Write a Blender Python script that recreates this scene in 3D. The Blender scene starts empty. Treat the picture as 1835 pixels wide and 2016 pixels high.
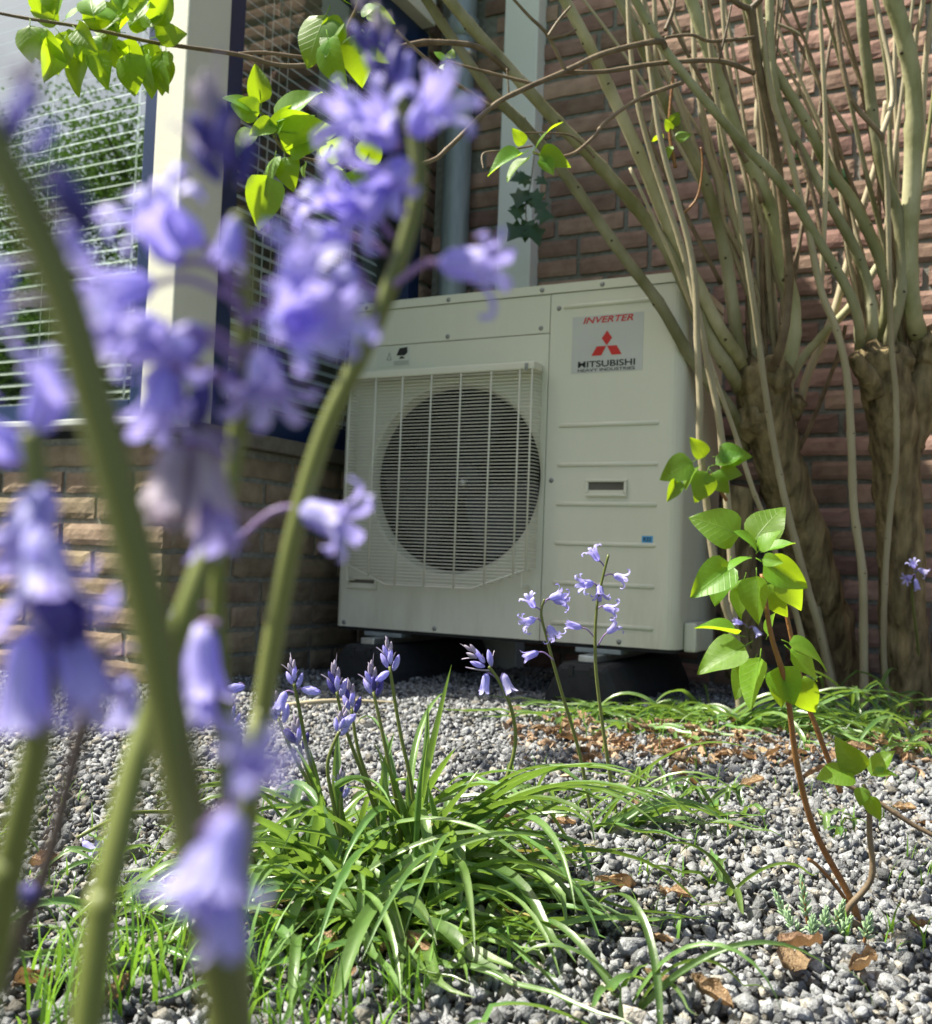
import bpy, bmesh, math, random
import numpy as np
from mathutils import Vector, Matrix, Quaternion, noise

random.seed(11)
rng = np.random.default_rng(11)
S = bpy.context.scene
COL = S.collection
R = math.radians

# ------------------------------------------------------------------ camera
# world: x to the right along the house wall, y away from the viewer into the wall, z up, metres
CAM = Vector((1.5715, -2.2418, 0.303))
YAW, PITCH, ROLL = -0.4901, 0.0502, 0.0378
FPX, PW, PH = 2050.0, 1835.0, 2016.0
_f = Vector((math.sin(YAW) * math.cos(PITCH), math.cos(YAW) * math.cos(PITCH), math.sin(PITCH)))
_r0 = Vector((math.cos(YAW), -math.sin(YAW), 0))
_u0 = _r0.cross(_f)
_r = math.cos(ROLL) * _r0 + math.sin(ROLL) * _u0
_u = math.cos(ROLL) * _u0 - math.sin(ROLL) * _r0
cd = bpy.data.cameras.new('camera')
cam = bpy.data.objects.new('camera', cd)
COL.objects.link(cam)
cam.matrix_world = Matrix(((_r.x, _u.x, -_f.x, CAM.x), (_r.y, _u.y, -_f.y, CAM.y), (_r.z, _u.z, -_f.z, CAM.z), (0, 0, 0, 1)))
cd.sensor_fit = 'HORIZONTAL'
cd.sensor_width = 36
cd.lens = 36 * FPX / PW
cd.clip_start = 0.01
cd.clip_end = 400
cd.dof.use_dof = True
cd.dof.focus_distance = 1.08
cd.dof.aperture_fstop = 12.0
S.camera = cam

# ------------------------------------------------------------------ sky, sun, exposure
SUN_EL = R(56)
sh = Vector((-0.910, -0.415, 0)).normalized()
SUN = Vector((sh.x * math.cos(SUN_EL), sh.y * math.cos(SUN_EL), math.sin(SUN_EL)))
w = bpy.data.worlds.new('World')
S.world = w
w.use_nodes = True
wt = w.node_tree
sky = wt.nodes.new('ShaderNodeTexSky')
sky.sky_type = 'NISHITA'
sky.sun_disc = False
sky.sun_elevation = SUN_EL
sky.sun_rotation = math.atan2(sh.x, sh.y)
sky.air_density = 0.8
sky.dust_density = 3.0
sky.ozone_density = 0.5
wt.links.new(sky.outputs[0], wt.nodes['Background'].inputs[0])
wt.nodes['Background'].inputs[1].default_value = 0.09
sl = bpy.data.lights.new('sun', 'SUN')
sl.energy = 5.0
sl.angle = R(0.5)
sl.color = (1.0, 0.965, 0.91)
so = bpy.data.objects.new('sun', sl)
COL.objects.link(so)
so.rotation_euler = (-SUN).to_track_quat('-Z', 'Y').to_euler()
S.view_settings.view_transform = 'Standard'
S.view_settings.look = 'None'
S.view_settings.exposure = 1.25
S.view_settings.use_white_balance = True
S.view_settings.white_balance_temperature = 7000
S.view_settings.white_balance_tint = 4
S.view_settings.gamma = 1
S.view_settings.use_curve_mapping = False
S.render.engine = 'CYCLES'
S.cycles.use_denoising = True
S.cycles.denoiser = 'OPENIMAGEDENOISE'
S.cycles.max_bounces = 8
S.cycles.transparent_max_bounces = 12
S.cycles.sample_clamp_indirect = 8
S.cycles.caustics_reflective = False
S.cycles.caustics_refractive = False

# ------------------------------------------------------------------ helpers: rays, meshes, objects
def ray(x, y):
    return _f + _r * ((x - PW / 2) / FPX) - _u * ((y - PH / 2) / FPX)
def P(x, y, d):                      # point seen at picture place x, y standing d metres deep
    return CAM + ray(x, y) * d
def G(x, y, z=0.0):                  # the same on the ground
    q = ray(x, y)
    return CAM + q * ((z - CAM.z) / q.z)
def seen(p, m=0):
    d = Vector(p) - CAM
    z = d.dot(_f)
    if z < .05: return False
    x = PW / 2 + FPX * d.dot(_r) / z
    y = PH / 2 - FPX * d.dot(_u) / z
    return -m < x < PW + m and -m < y < PH + m

WM = {}
def mesh(name, V, F, mats=(), smooth=True, mi=None):
    me = bpy.data.meshes.new(name)
    me.from_pydata([tuple(v) for v in V], [], F)
    for m in (mats if isinstance(mats, (list, tuple)) else [mats]):
        me.materials.append(m)
    if smooth:
        me.polygons.foreach_set('use_smooth', [True] * len(me.polygons))
    if mi is not None:
        me.polygons.foreach_set('material_index', mi)
    me.update()
    return me
def ob(name, me, parent=None, M=None, **props):
    o = bpy.data.objects.new(name, me)
    COL.objects.link(o)
    M = M or Matrix.Identity(4)
    if parent is not None:
        o.parent = parent
        o.matrix_parent_inverse = WM[parent.name].inverted()
    o.matrix_basis = M
    WM[o.name] = M.copy()
    for k, v in props.items():
        o[k] = v
    return o
def thing(name, loc, label, category, group=None):
    o = ob(name, None, None, Matrix.Translation(Vector(loc)), label=label, category=category)
    o.empty_display_size = 0.05
    if group: o['group'] = group
    return o

def box(x0, x1, y0, y1, z0, z1, bev=0.0):
    if bev <= 0:
        V = [(x, y, z) for x in (x0, x1) for y in (y0, y1) for z in (z0, z1)]
        return V, [(0, 1, 3, 2), (4, 6, 7, 5), (0, 4, 5, 1), (2, 3, 7, 6), (0, 2, 6, 4), (1, 5, 7, 3)]
    bm = bmesh.new()
    V, F = box(x0, x1, y0, y1, z0, z1)
    vs = [bm.verts.new(v) for v in V]
    for f in F: bm.faces.new([vs[i] for i in f])
    bmesh.ops.recalc_face_normals(bm, faces=bm.faces)
    bmesh.ops.bevel(bm, geom=list(bm.edges), offset=bev, segments=2, profile=.6, affect='EDGES')
    bm.verts.index_update()
    r = [v.co.copy() for v in bm.verts], [[v.index for v in f.verts] for f in bm.faces]
    bm.free()
    return r
def join(*parts):
    V, F = [], []
    for v, f in parts:
        n = len(V)
        V += list(v)
        F += [[i + n for i in q] for q in f]
    return V, F
def spline(pts, n=6):
    pts = [Vector(p) for p in pts]
    if len(pts) < 3:
        return [pts[0].lerp(pts[-1], i / n) for i in range(n + 1)]
    out = []
    for i in range(len(pts) - 1):
        p0, p1, p2 = pts[max(i - 1, 0)], pts[i], pts[i + 1]
        p3 = pts[min(i + 2, len(pts) - 1)]
        for k in range(n):
            t = k / n
            out.append(0.5 * ((2 * p1) + (p2 - p0) * t + (2 * p0 - 5 * p1 + 4 * p2 - p3) * t * t + (3 * p1 - p0 - 3 * p2 + p3) * t ** 3))
    out.append(pts[-1])
    return out
def tube(pts, rad, n=8, cap=True):
    pts = [Vector(p) for p in pts]
    N = len(pts)
    rad = [rad] * N if not hasattr(rad, '__len__') else rad
    V, F = [], []
    t0 = (pts[1] - pts[0]).normalized()
    a = t0.orthogonal().normalized()
    for i, p in enumerate(pts):
        t = (pts[min(i + 1, N - 1)] - pts[max(i - 1, 0)])
        t = t.normalized() if t.length > 1e-9 else t0
        a = (a - t * a.dot(t)).normalized()
        b = t.cross(a)
        for k in range(n):
            c = 2 * math.pi * k / n
            V.append(p + (a * math.cos(c) + b * math.sin(c)) * rad[i])
    for i in range(N - 1):
        for k in range(n):
            F.append((i * n + k, i * n + (k + 1) % n, (i + 1) * n + (k + 1) % n, (i + 1) * n + k))
    if cap:
        F.append(tuple(range(n))[::-1])
        F.append(tuple(range((N - 1) * n, N * n)))
    return V, F
def lathe(prof, n=20, M=None):
    V, F = [], []
    for r, z in prof:
        for k in range(n):
            a = 2 * math.pi * k / n
            V.append(Vector((r * math.cos(a), r * math.sin(a), z)))
    for i in range(len(prof) - 1):
        for k in range(n):
            F.append((i * n + k, i * n + (k + 1) % n, (i + 1) * n + (k + 1) % n, (i + 1) * n + k))
    if M is not None: V = [M @ v for v in V]
    return V, F
def lerp(a, b, t): return a + (b - a) * t
def aim(p, d, twist=0.0, s=1.0):     # matrix that puts local z along d
    q = Vector(d).normalized().to_track_quat('Z', 'Y')
    return Matrix.Translation(Vector(p)) @ (q.to_matrix().to_4x4()) @ Matrix.Rotation(twist, 4, 'Z') @ Matrix.Scale(s, 4)

# ------------------------------------------------------------------ materials
def mat(name, c1, c2=None, scale=20.0, rough=0.6, bump=0.0, bscale=None, rand=0.0, trans=None, tfac=0.4,
        spec=0.4, metal=0.0, stretch=None, detail=5.0, hue=0.0, coat=0.0, bdist=.004):
    m = bpy.data.materials.new(name)
    m.use_nodes = True
    t = m.node_tree
    N, L = t.nodes, t.links
    b = N['Principled BSDF']
    b.inputs['Roughness'].default_value = rough
    b.inputs['Specular IOR Level'].default_value = spec
    b.inputs['Metallic'].default_value = metal
    b.inputs['Coat Weight'].default_value = coat
    c2 = c2 or c1
    co = N.new('ShaderNodeTexCoord').outputs['Object']
    oi = N.new('ShaderNodeObjectInfo')
    # every object gets its own piece of the noise
    av = N.new('ShaderNodeVectorMath'); av.operation = 'MULTIPLY_ADD'
    L.new(oi.outputs['Random'], av.inputs[0]); av.inputs[1].default_value = (17, 31, 23)
    if stretch:
        mp = N.new('ShaderNodeVectorMath'); mp.operation = 'MULTIPLY'
        L.new(co, mp.inputs[0]); mp.inputs[1].default_value = stretch
        L.new(mp.outputs[0], av.inputs[2])
    else:
        L.new(co, av.inputs[2])
    nz = N.new('ShaderNodeTexNoise'); nz.inputs['Scale'].default_value = scale; nz.inputs['Detail'].default_value = detail
    L.new(av.outputs[0], nz.inputs['Vector'])
    rp = N.new('ShaderNodeMapRange'); rp.inputs[1].default_value = .32; rp.inputs[2].default_value = .68
    L.new(nz.outputs['Fac'], rp.inputs[0])
    mx = N.new('ShaderNodeMix'); mx.data_type = 'RGBA'
    mx.inputs[6].default_value = (*c1, 1); mx.inputs[7].default_value = (*c2, 1)
    L.new(rp.outputs[0], mx.inputs[0])
    colr = mx.outputs[2]
    if rand or hue:
        hs = N.new('ShaderNodeHueSaturation')
        mr = N.new('ShaderNodeMapRange'); mr.inputs[3].default_value = 1 - rand; mr.inputs[4].default_value = 1 + rand
        L.new(oi.outputs['Random'], mr.inputs[0]); L.new(mr.outputs[0], hs.inputs['Value'])
        if hue:
            ml = N.new('ShaderNodeMath'); ml.operation = 'MULTIPLY'; ml.inputs[1].default_value = 7.31
            fr = N.new('ShaderNodeMath'); fr.operation = 'FRACT'
            L.new(oi.outputs['Random'], ml.inputs[0]); L.new(ml.outputs[0], fr.inputs[0])
            m2 = N.new('ShaderNodeMapRange'); m2.inputs[3].default_value = .5 - hue; m2.inputs[4].default_value = .5 + hue
            L.new(fr.outputs[0], m2.inputs[0]); L.new(m2.outputs[0], hs.inputs['Hue'])
        L.new(colr, hs.inputs['Color']); colr = hs.outputs[0]
    L.new(colr, b.inputs['Base Color'])
    if bump:
        n2 = N.new('ShaderNodeTexNoise'); n2.inputs['Scale'].default_value = bscale or scale * 2; n2.inputs['Detail'].default_value = 6
        L.new(av.outputs[0], n2.inputs['Vector'])
        bp = N.new('ShaderNodeBump'); bp.inputs['Strength'].default_value = bump; bp.inputs['Distance'].default_value = bdist
        L.new(n2.outputs['Fac'], bp.inputs['Height']); L.new(bp.outputs[0], b.inputs['Normal'])
    if trans:
        tr = N.new('ShaderNodeBsdfTranslucent')
        mt = N.new('ShaderNodeMix'); mt.data_type = 'RGBA'; mt.blend_type = 'MULTIPLY'
        mt.inputs[0].default_value = 0.0
        tr.inputs[0].default_value = (*trans, 1)
        ms = N.new('ShaderNodeMixShader'); ms.inputs[0].default_value = tfac
        L.new(b.outputs[0], ms.inputs[1]); L.new(tr.outputs[0], ms.inputs[2])
        L.new(ms.outputs[0], N['Material Output'].inputs[0])
    return m

def veined(m, freq=95.0, depth=0.5):           # leaf veins from the leaf's own coordinates (x across, y along)
    t = m.node_tree; N, L = t.nodes, t.links
    co = N.new('ShaderNodeTexCoord')
    sp = N.new('ShaderNodeSeparateXYZ'); L.new(co.outputs['Object'], sp.inputs[0])
    ab = N.new('ShaderNodeMath'); ab.operation = 'ABSOLUTE'; L.new(sp.outputs[0], ab.inputs[0])
    ma = N.new('ShaderNodeMath'); ma.operation = 'MULTIPLY_ADD'; ma.inputs[1].default_value = -0.75
    L.new(ab.outputs[0], ma.inputs[0]); L.new(sp.outputs[1], ma.inputs[2])
    mf = N.new('ShaderNodeMath'); mf.operation = 'MULTIPLY'; mf.inputs[1].default_value = freq
    L.new(ma.outputs[0], mf.inputs[0])
    pp = N.new('ShaderNodeMath'); pp.operation = 'PINGPONG'; pp.inputs[1].default_value = 0.5
    L.new(mf.outputs[0], pp.inputs[0])
    lo = N.new('ShaderNodeMapRange'); lo.inputs[1].default_value = 0.0; lo.inputs[2].default_value = 0.09
    L.new(pp.outputs[0], lo.inputs[0])
    mid = N.new('ShaderNodeMapRange'); mid.inputs[1].default_value = 0.004; mid.inputs[2].default_value = 0.016
    L.new(ab.outputs[0], mid.inputs[0])
    mn = N.new('ShaderNodeMath'); mn.operation = 'MINIMUM'; L.new(lo.outputs[0], mn.inputs[0]); L.new(mid.outputs[0], mn.inputs[1])
    bp = N.new('ShaderNodeBump'); bp.inputs['Strength'].default_value = depth; bp.inputs['Distance'].default_value = .02; bp.invert = True
    L.new(mn.outputs[0], bp.inputs['Height']); L.new(bp.outputs[0], N['Principled BSDF'].inputs['Normal'])
    b = N['Principled BSDF']
    src = b.inputs['Base Color'].links[0].from_socket
    mx = N.new('ShaderNodeMix'); mx.data_type = 'RGBA'; mx.inputs[7].default_value = (1, 1, 1, 1)
    br = N.new('ShaderNodeMix'); br.data_type = 'RGBA'; br.inputs[0].default_value = .14; br.inputs[7].default_value = (.45, .55, .2, 1)
    L.new(src, br.inputs[6]); L.new(br.outputs[2], mx.inputs[6]); L.new(src, mx.inputs[7]); L.new(mn.outputs[0], mx.inputs[0])
    L.new(mx.outputs[2], b.inputs['Base Color'])
    return m

M = {}
M['brick'] = mat('red_brick', (.24, .145, .115), (.35, .225, .18), 22, .9, .45, 70, rand=.4, hue=.014, spec=.2)
M['brick_tan'] = mat('tan_brick', (.2, .145, .1), (.3, .23, .165), 22, .9, .45, 70, rand=.25, hue=.012, spec=.2)
M['mortar'] = mat('mortar', (.17, .168, .15), (.26, .255, .23), 60, .95, .6, 160, spec=.1)
M['paint'] = mat('cabinet_paint', (.63, .62, .52), (.655, .645, .545), 3, .42, .03, 600, spec=.45)
def soiled(m, z0, z1, c, fac=.5, sc=(14, 14, 3)):          # soil splash and rain streaks low on a thing
    t = m.node_tree; N, L = t.nodes, t.links
    ge = N.new('ShaderNodeNewGeometry')
    sp_ = N.new('ShaderNodeSeparateXYZ'); L.new(ge.outputs['Position'], sp_.inputs[0])
    mr = N.new('ShaderNodeMapRange'); mr.inputs[1].default_value = z1; mr.inputs[2].default_value = z0
    L.new(sp_.outputs[2], mr.inputs[0])
    vm = N.new('ShaderNodeVectorMath'); vm.operation = 'MULTIPLY'; vm.inputs[1].default_value = sc; L.new(ge.outputs['Position'], vm.inputs[0])
    nz = N.new('ShaderNodeTexNoise'); nz.inputs['Scale'].default_value = 1; nz.inputs['Detail'].default_value = 8; nz.inputs['Roughness'].default_value = .7
    L.new(vm.outputs[0], nz.inputs['Vector'])
    n2 = N.new('ShaderNodeMapRange'); n2.inputs[1].default_value = .45; n2.inputs[2].default_value = .75; L.new(nz.outputs['Fac'], n2.inputs[0])
    ad = N.new('ShaderNodeMath'); ad.operation = 'MULTIPLY_ADD'; ad.inputs[2].default_value = .0
    pw = N.new('ShaderNodeMath'); pw.operation = 'POWER'; pw.inputs[1].default_value = 1.6; L.new(mr.outputs[0], pw.inputs[0])
    ba = N.new('ShaderNodeMath'); ba.operation = 'ADD'; ba.inputs[1].default_value = .12; L.new(pw.outputs[0], ba.inputs[0])
    L.new(n2.outputs[0], ad.inputs[0]); L.new(ba.outputs[0], ad.inputs[1])
    ml = N.new('ShaderNodeMath'); ml.operation = 'MULTIPLY'; ml.inputs[1].default_value = fac; L.new(ad.outputs[0], ml.inputs[0])
    b = N['Principled BSDF']; src = b.inputs['Base Color'].links[0].from_socket
    mx = N.new('ShaderNodeMix'); mx.data_type = 'RGBA'; mx.inputs[7].default_value = (*c, 1)
    L.new(src, mx.inputs[6]); L.new(ml.outputs[0], mx.inputs[0]); L.new(mx.outputs[2], b.inputs['Base Color'])
    return m
soiled(M['paint'], .1, .45, (.3, .25, .17), .45)
soiled(M['brick_tan'], .0, .3, (.12, .11, .07), .6, (9, 9, 9))
soiled(M['brick'], .0, .5, (.42, .36, .31), .5, (7, 7, 7))
M['wire'] = mat('grille_wire', (.66, .64, .54), (.7, .68, .58), 8, .4, spec=.45)
M['fan'] = mat('fan_plastic', (.012, .014, .018), (.02, .022, .026), 20, .45)
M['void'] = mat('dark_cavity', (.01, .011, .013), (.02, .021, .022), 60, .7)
M['pocket_shade'] = mat('handle_shade', (.1, .09, .075), (.13, .12, .1), 10, .7)
M['screw'] = mat('screw_steel', (.2, .2, .2), (.3, .3, .3), 200, .4, metal=.6)
M['rubber'] = mat('black_rubber', (.012, .013, .016), (.022, .023, .027), 40, .75, .3, 250)
M['zinc'] = mat('zinc_pipe', (.2, .235, .25), (.33, .37, .39), 7, .5, .05, 60, metal=.35, stretch=(3, 3, .6))
M['steel'] = mat('galvanised', (.42, .44, .45), (.55, .57, .58), 60, .35, metal=.8)
M['cream'] = soiled(mat('cream_paint', (.66, .64, .56), (.7, .68, .6), 5, .5, .12, 90), .6, .9, (.3, .27, .2), .4, (18, 18, 3))
M['white'] = mat('white_board', (.74, .75, .72), (.78, .79, .76), 6, .45, .05, 60)
M['blue'] = mat('blue_paint', (.008, .022, .075), (.012, .03, .095), 12, .35, .06, 80)
M['sill'] = mat('sill_stone', (.12, .1, .08), (.17, .15, .12), 30, .7, .2, 120)
M['alu'] = mat('sill_metal', (.6, .62, .62), (.7, .72, .72), 10, .35, metal=.3)
M['slat'] = mat('blind_slat', (.78, .8, .78), (.8, .83, .8), 4, .45)
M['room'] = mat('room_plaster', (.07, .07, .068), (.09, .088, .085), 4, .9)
M['soil'] = mat('soil', (.05, .042, .034), (.12, .11, .1), 45, .95, .8, 130, spec=.1)
M['bark'] = mat('pollard_bark', (.075, .055, .03), (.34, .26, .14), 40, .9, 1.0, 70, stretch=(1, 1, .25), bdist=.014, spec=.15)
M['stem'] = mat('stem_bark', (.17, .165, .06), (.42, .39, .25), 13, .7, .3, 90, rand=.25, hue=.014, stretch=(1, 1, .5))
M['pale'] = mat('sucker_bark', (.31, .26, .165), (.43, .37, .25), 14, .6, .25, 90, rand=.15, stretch=(1, 1, .4))
M['scar'] = mat('bud_scar', (.035, .024, .014), (.07, .05, .03), 60, .8)
M['twig'] = mat('twig_bark', (.11, .075, .045), (.22, .16, .1), 30, .6, .3, 120, rand=.2)
M['redtwig'] = mat('young_twig', (.19, .075, .022), (.27, .13, .045), 30, .5, .3, 150)
M['leaf'] = veined(mat('lilac_leaf', (.09, .22, .02), (.13, .29, .03), 12, .45, rand=.3, hue=.012, trans=(.5, .7, .02), tfac=.5, spec=.45), 7, .2)
M['strap'] = mat('strap_leaf', (.075, .155, .035), (.15, .25, .085), 9, .34, .06, 60, rand=.36, hue=.018, trans=(.27, .44, .06), tfac=.3, spec=.6, stretch=(6, 1, 6))
M['yellow'] = mat('yellowed_leaf', (.3, .27, .07), (.42, .36, .14), 9, .5, .1, 60, rand=.2, trans=(.45, .4, .1), tfac=.25)
M['grass'] = mat('grass_blade', (.09, .22, .025), (.16, .32, .05), 25, .5, trans=(.3, .55, .05), tfac=.35)
M['bstem'] = mat('bluebell_stem', (.13, .16, .035), (.21, .235, .075), 14, .42, .05, 100, rand=.12, trans=(.2, .3, .03), tfac=.15, stretch=(1, 1, .3))
M['bstem_dark'] = mat('bluebell_stem_purple', (.05, .035, .045), (.09, .07, .06), 20, .45, rand=.1)
M['bstem_shaded'] = mat('bluebell_stem_shaded', (.09, .105, .025), (.17, .185, .055), 14, .5, .05, 100, stretch=(1, 1, .3))  # stem colour darkened, shade on the nearest stem painted in
M['pedicel'] = mat('flower_stalk', (.2, .14, .38), (.36, .22, .42), 60, .45, rand=.1, trans=(.3, .2, .4), tfac=.2)
M['petal'] = mat('bluebell_petal', (.37, .35, .74), (.64, .61, .92), 2.2, .5, .2, 9, rand=.12, hue=.008, trans=(.48, .42, .95), tfac=.4, stretch=(1, 1, .25))
M['petal_deep'] = mat('bluebell_bud_petal', (.055, .045, .24), (.13, .11, .42), 2.5, .5, .2, 9, rand=.12, trans=(.2, .16, .6), tfac=.25, stretch=(1, 1, .25))
M['bract'] = mat('bluebell_bract', (.32, .26, .42), (.5, .45, .52), 3, .55, rand=.15, trans=(.4, .35, .5), tfac=.25)
M['wither'] = mat('withered_petal', (.4, .33, .42), (.56, .5, .56), 3, .6, .3, 9, rand=.1, trans=(.45, .38, .5), tfac=.3)
M['dry'] = mat('dry_leaf', (.17, .1, .055), (.42, .28, .17), 9, .75, .8, 22, rand=.4, hue=.012, trans=(.5, .28, .12), tfac=.15)
M['ivy'] = mat('ivy_leaf', (.018, .06, .014), (.03, .085, .02), 8, .35, rand=.25, trans=(.1, .25, .03), tfac=.2, spec=.6)
M['sedum'] = mat('stonecrop_leaf', (.2, .33, .15), (.36, .48, .32), 6, .5, rand=.15)
M['logo_plate'] = mat('label_film', (.47, .47, .45), (.52, .52, .5), 8, .3, spec=.5)
M['red_ink'] = mat('red_ink', (.5, .015, .012), (.55, .02, .015), 10, .4)
M['black_ink'] = mat('black_ink', (.01, .01, .012), None, 10, .45)
M['blue_ink'] = mat('blue_sticker', (.06, .3, .6), (.07, .33, .64), 10, .4)
M['faint'] = mat('warning_film', (.58, .58, .5), (.6, .6, .53), 10, .4)
M['crown'] = mat('tree_leaf', (.04, .09, .02), (.08, .14, .03), 3, .5, trans=(.15, .3, .04), tfac=.3)
M['trunk'] = mat('tree_bark', (.07, .055, .04), (.13, .11, .08), 10, .9, .6, 30)

for key, dark in (('petal', (.17, .14, .55)), ('petal_deep', (.03, .025, .15)), ('wither', (.25, .18, .33))):      # darker line down the middle of each petal
    t = M[key].node_tree; N, L = t.nodes, t.links
    sx = N.new('ShaderNodeSeparateXYZ'); L.new(N.new('ShaderNodeTexCoord').outputs['Object'], sx.inputs[0])
    ab = N.new('ShaderNodeMath'); ab.operation = 'ABSOLUTE'; L.new(sx.outputs[1], ab.inputs[0])
    mr = N.new('ShaderNodeMapRange'); mr.inputs[1].default_value = .045; mr.inputs[2].default_value = .0; mr.inputs[4].default_value = .75; L.new(ab.outputs[0], mr.inputs[0])
    b = N['Principled BSDF']; src = b.inputs['Base Color'].links[0].from_socket
    mx = N.new('ShaderNodeMix'); mx.data_type = 'RGBA'; mx.inputs[7].default_value = (*dark, 1)
    L.new(src, mx.inputs[6]); L.new(mr.outputs[0], mx.inputs[0]); L.new(mx.outputs[2], b.inputs['Base Color'])
g = bpy.data.materials.new('window_glass'); g.use_nodes = True
t = g.node_tree; N, L = t.nodes, t.links
for n in list(N):
    if n.type != 'OUTPUT_MATERIAL': N.remove(n)
gl = N.new('ShaderNodeBsdfGlossy'); gl.inputs['Roughness'].default_value = .0; gl.inputs[0].default_value = (.95, 1, .98, 1)
tp = N.new('ShaderNodeBsdfTransparent'); tp.inputs[0].default_value = (.8, .86, .84, 1)
lw = N.new('ShaderNodeLayerWeight'); lw.inputs[0].default_value = .5
pw_ = N.new('ShaderNodeMath'); pw_.operation = 'POWER'; pw_.inputs[1].default_value = 3.0; L.new(lw.outputs['Facing'], pw_.inputs[0])
mr = N.new('ShaderNodeMapRange'); mr.inputs[3].default_value = .36; mr.inputs[4].default_value = .9
ms = N.new('ShaderNodeMixShader')
L.new(pw_.outputs[0], mr.inputs[0]); L.new(mr.outputs[0], ms.inputs[0]); L.new(tp.outputs[0], ms.inputs[1]); L.new(gl.outputs[0], ms.inputs[2])
L.new(ms.outputs[0], N['Material Output'].inputs[0])
M['glass'] = g
M['glass_side'] = g.copy()
M['glass_side'].node_tree.nodes[mr.name].inputs[3].default_value = .13

st = mat('gravel_stone', (.5, .5, .5), None, 120, .85, .7, 420, spec=.25)
t = st.node_tree; N, L = t.nodes, t.links
at = N.new('ShaderNodeAttribute'); at.attribute_name = 'tint'
nz = N.new('ShaderNodeTexNoise'); nz.inputs['Scale'].default_value = 260; nz.inputs['Detail'].default_value = 4
tc = N.new('ShaderNodeTexCoord'); L.new(tc.outputs['Object'], nz.inputs['Vector'])
mr = N.new('ShaderNodeMapRange'); mr.inputs[1].default_value = .3; mr.inputs[2].default_value = .7; mr.inputs[3].default_value = .65; mr.inputs[4].default_value = 1.35
L.new(nz.outputs['Fac'], mr.inputs[0])
vm = N.new('ShaderNodeVectorMath'); vm.operation = 'SCALE'
L.new(at.outputs['Color'], vm.inputs[0]); L.new(mr.outputs[0], vm.inputs['Scale'])
L.new(vm.outputs[0], N['Principled BSDF'].inputs['Base Color'])
M['stone'] = st

# ------------------------------------------------------------------ ground
YB, XB, YF = 0.60, -0.10, -0.53        # back wall plane, bay side plane, bay front plane
Z1 = -0.006
ground = ob('ground', mesh('ground', [(-150, -200, Z1), (150, -200, Z1), (150, 200, Z1), (-150, 200, Z1)], [(0, 1, 2, 3)], M['soil'], False), kind='structure')

ob('bounce_lawn', mesh('bounce_lawn', [(-60, -80, -.002), (60, -80, -.002), (60, -3.3, -.002), (-60, -3.3, -.002)], [(0, 1, 2, 3)], mat('bounce_lawn_green', (.05, .11, .02), (.09, .16, .035), 30, .8, .8, 60), False), kind='structure')  # unseen grass sheet added behind the camera for its green bounce light

# ------------------------------------------------------------------ the house
house = thing('brick_house', (XB, YB, 0), 'red and tan brick house with blue framed bay window and cream corner post', 'house')

def brick_mesh(L_, H_, D_, seed, m):
    r = random.Random(seed)
    nx, nz = 8, 4
    V, F = [], []
    off = Vector((r.uniform(0, 50), r.uniform(0, 50), 0))
    for j in range(nz + 1):
        for i in range(nx + 1):
            x, z = i / nx, j / nz
            e = min(i, nx - i, j, nz - j) == 0
            xx, zz = lerp(-L_ / 2, L_ / 2, x), lerp(-H_ / 2, H_ / 2, z)
            h = noise.noise(Vector((xx * 30, zz * 50, 0)) + off) * .0014 + noise.noise(Vector((xx * 90, zz * 130, 5)) + off) * .0008
            if e:
                xx += r.uniform(-.0016, .0016); zz += r.uniform(-.0014, .0014); h += .0028
            V.append((xx, h, zz))
    k = len(V)
    for j in range(nz):
        for i in range(nx):
            a = j * (nx + 1) + i
            F.append((a, a + 1, a + nx + 2, a + nx + 1))
    rim = [i for i in range(nx + 1)] + [j * (nx + 1) + nx for j in range(1, nz + 1)] + [nz * (nx + 1) + i for i in range(nx - 1, -1, -1)] + [j * (nx + 1) for j in range(nz - 1, 0, -1)]
    for q in rim:
        x, y, z = V[q]
        V.append((x * 1.0, D_, z))
    for a in range(len(rim)):
        b = (a + 1) % len(rim)
        F.append((rim[b], rim[a], k + a, k + b))
    return mesh('brick', V, F, m, False)

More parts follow.
